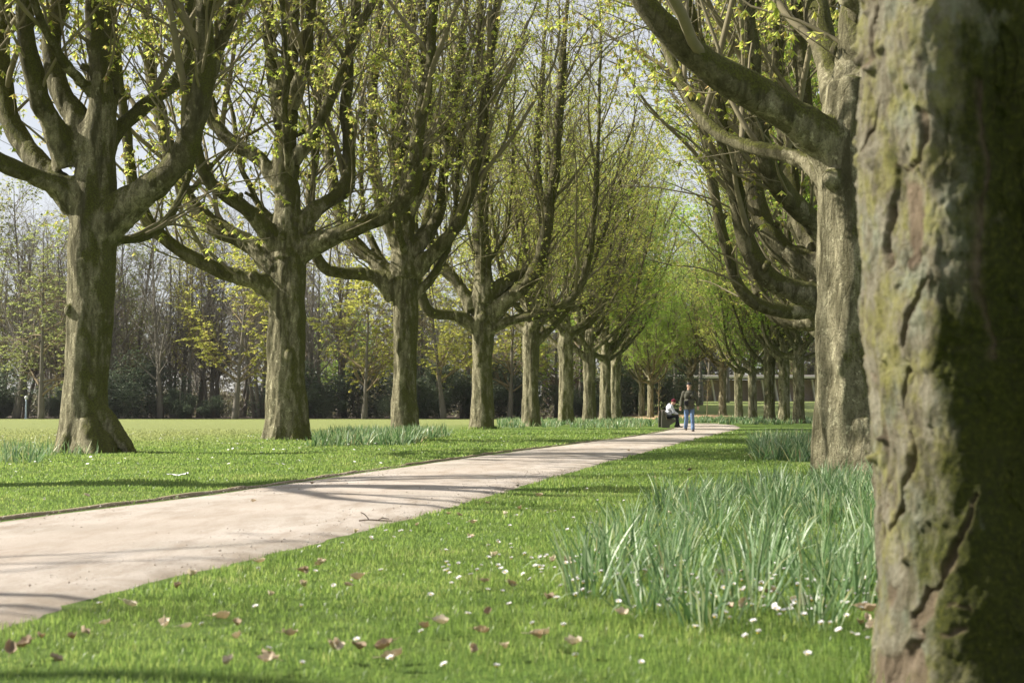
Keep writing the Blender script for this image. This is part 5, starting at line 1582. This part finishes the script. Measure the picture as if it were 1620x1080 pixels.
cp_.ell(c0 + [0, -.115, -.028], (.075, .062, .012), 14, 7)
link('cap', remeshed(cp_, .007, 'cap', [M['black']], 1), e)
hb = MB()
for sx in (-1, 1): hb.ell((sx * .072, .012, 1.675), (.014, .038, .032), 10, 7)
hb.ell((0, .07, 1.66), (.066, .03, .05), 12, 8)
link('hair', remeshed(hb, .006, 'hair', [M['hair']], 1), e)
for sx in (-1, 1):
    mb = MB(); mb.ell(tr((sx * .031, -.088, .012)), (.011, .008, .008), 10, 7); link('eye', mb.mesh('eye', [M['eye']]), e)
st_ = MB()
p, r = spline([(.17, -.03, 1.46), (.10, -.135, 1.36), (-.03, -.175, 1.17), (-.12, -.18, 1.08)], 16, [.016] * 4); st_.tubes(p[None], r[None], 6)
p, r = spline([(.17, -.03, 1.46), (.12, .12, 1.36), (0, .19, 1.2), (-.17, .1, 1.08), (-.17, -.12, 1.06)], 20, [.016] * 5); st_.tubes(p[None], r[None], 6)
bg_ = MB(); bg_.box((-.13, -.205, 1.03), (.14, .075, .17), bev=.02); bg_.box((-.13, -.247, 1.065), (.13, .015, .09), bev=.006); bg_.V.extend([]); 
b_e = empty('shoulder_bag', (wx_, wd, .03)); tag(b_e, 'small dark bag slung at the walking man’s waist', 'bag')
link('pouch', bg_.mesh('pouch', [M['black']], False), b_e); link('strap', st_.mesh('strap', [M['black']]), b_e)

# --- person sitting on the bench, leaning forward, facing the path
e = empty('person', (bx, bd - .25, 0)); tag(e, 'seated person in pale grey jacket and wine-red beanie leaning forward on the bench', 'person')
HP = [(.20, -.09, .50), (.20, .09, .50)]; KN = [(.62, -.12, .53), (.60, .14, .53)]; AN = [(.56, -.11, .11), (.70, .15, .09)]
SH = [(.32, -.19, .98), (.32, .19, .98)]; EL = [(.45, -.22, .72), (.45, .22, .72)]; WR = [(.64, -.07, .63), (.64, .07, .63)]
b2 = MB()
b2.ell((.20, 0, .53), (.14, .17, .12)); b2.ell((.22, 0, .70), (.12, .155, .16)); b2.ell((.28, 0, .90), (.12, .18, .16))
b2.seg((.32, 0, .98), (.40, 0, 1.10), .08, .058, 14)
tr2 = head(b2, (.455, .0, 1.185), R_(90 - 8), .42)
for i in (0, 1):
    chain(b2, [(HP[i], .09), (KN[i], .057), (AN[i], .042)])
    f = np.array(AN[i]); b2.seg(f + [-.05, 0, -.045], f + [.15, 0, -.06], .036, .03)
    chain(b2, [(SH[i], .06), (EL[i], .042), (WR[i], .029)])
    hand(b2, WR[i], (.8, .15 if i == 0 else -.15, -.5), 1 if i else -1, (-.3, 0, -1), .5)
link('body', remeshed(b2, .0075, 'body', [M['skin']], 1), e)
jk = MB()
jk.ell((.20, 0, .66), (.165, .20, .19), 18, 12); jk.ell((.27, 0, .90), (.165, .225, .19), 18, 12); jk.ell((.30, 0, 1.02), (.12, .15, .08))
jk.ell((.27, 0, 1.06), (.09, .12, .07))
for i in (0, 1): chain(jk, [(SH[i], .085), (EL[i], .066), (tuple(np.array(WR[i]) * .85 + np.array(EL[i]) * .15), .05)])
link('jacket', remeshed(jk, .010, 'jacket', [M['pale_jacket']], 2, lambda v: .014 * fbm(v * np.array([8, 8, 9]) + 3, 3)), e)
jk = MB(); jk.ell((.20, 0, .56), (.175, .205, .12), 18, 12); jk.seg((.20, 0, .5), (.2, 0, .6), .17, .17, 18)
link('hem', remeshed(jk, .010, 'hem', [M['grey_cloth']], 2), e)
tr_ = MB(); tr_.ell((.22, 0, .52), (.14, .165, .105))
for i in (0, 1): chain(tr_, [(HP[i], .10), (KN[i], .076), (AN[i], .062)])
link('trousers', remeshed(tr_, .009, 'trousers', [M['dark_cloth']], 2, lambda v: .008 * fbm(v * 8 + 30, 3)), e)
for i in (0, 1):
    s_ = MB(); f = np.array(AN[i])
    s_.ell(f + [-.045, 0, -.035], (.06, .045, .052)); s_.ell(f + [.06, 0, -.045], (.10, .046, .038)); s_.ell(f + [.13, 0, -.052], (.06, .045, .030)); s_.box(f + [.045, 0, -.075], (.27, .088, .022), bev=.008)
    link('shoe', remeshed(s_, .008, 'shoe', [M['shoe']], 1), e)
bn = MB(); c0 = tr2((0, .02, .055)); bn.ell(c0, (.112, .098, .088), 18, 12); bn.ell(tr2((0, .03, .125)), (.05, .05, .04), 12, 8); bn.seg(tr2((0, .012, .0)), tr2((0, .012, .045)), .102, .100, 18)
link('beanie', remeshed(bn, .007, 'beanie', [M['wine']], 1), e)
for sx in (-1, 1):
    mb = MB(); mb.ell(tr2((sx * .031, -.088, .0)), (.009, .011, .008), 10, 7); link('eye', mb.mesh('eye', [M['eye']]), e)

# ================================================================== thin spring haze
HZ = True
if HZ:
    mb = MB(); mb.box((0, 350, 24), (820, 900, 52))
    t = NT('thin_haze'); pv = t.n('ShaderNodeVolumePrincipled'); pv.inputs['Color'].default_value = (.93, .95, 1, 1)
    pv.inputs['Density'].default_value = .0001; pv.inputs['Anisotropy'].default_value = .35
    t.l(pv.outputs[0], t.out.inputs['Volume'])
    tag(link('haze', mb.mesh('haze', [t.m], False)), 'thin pale haze in the distant air', 'haze', kind='stuff')
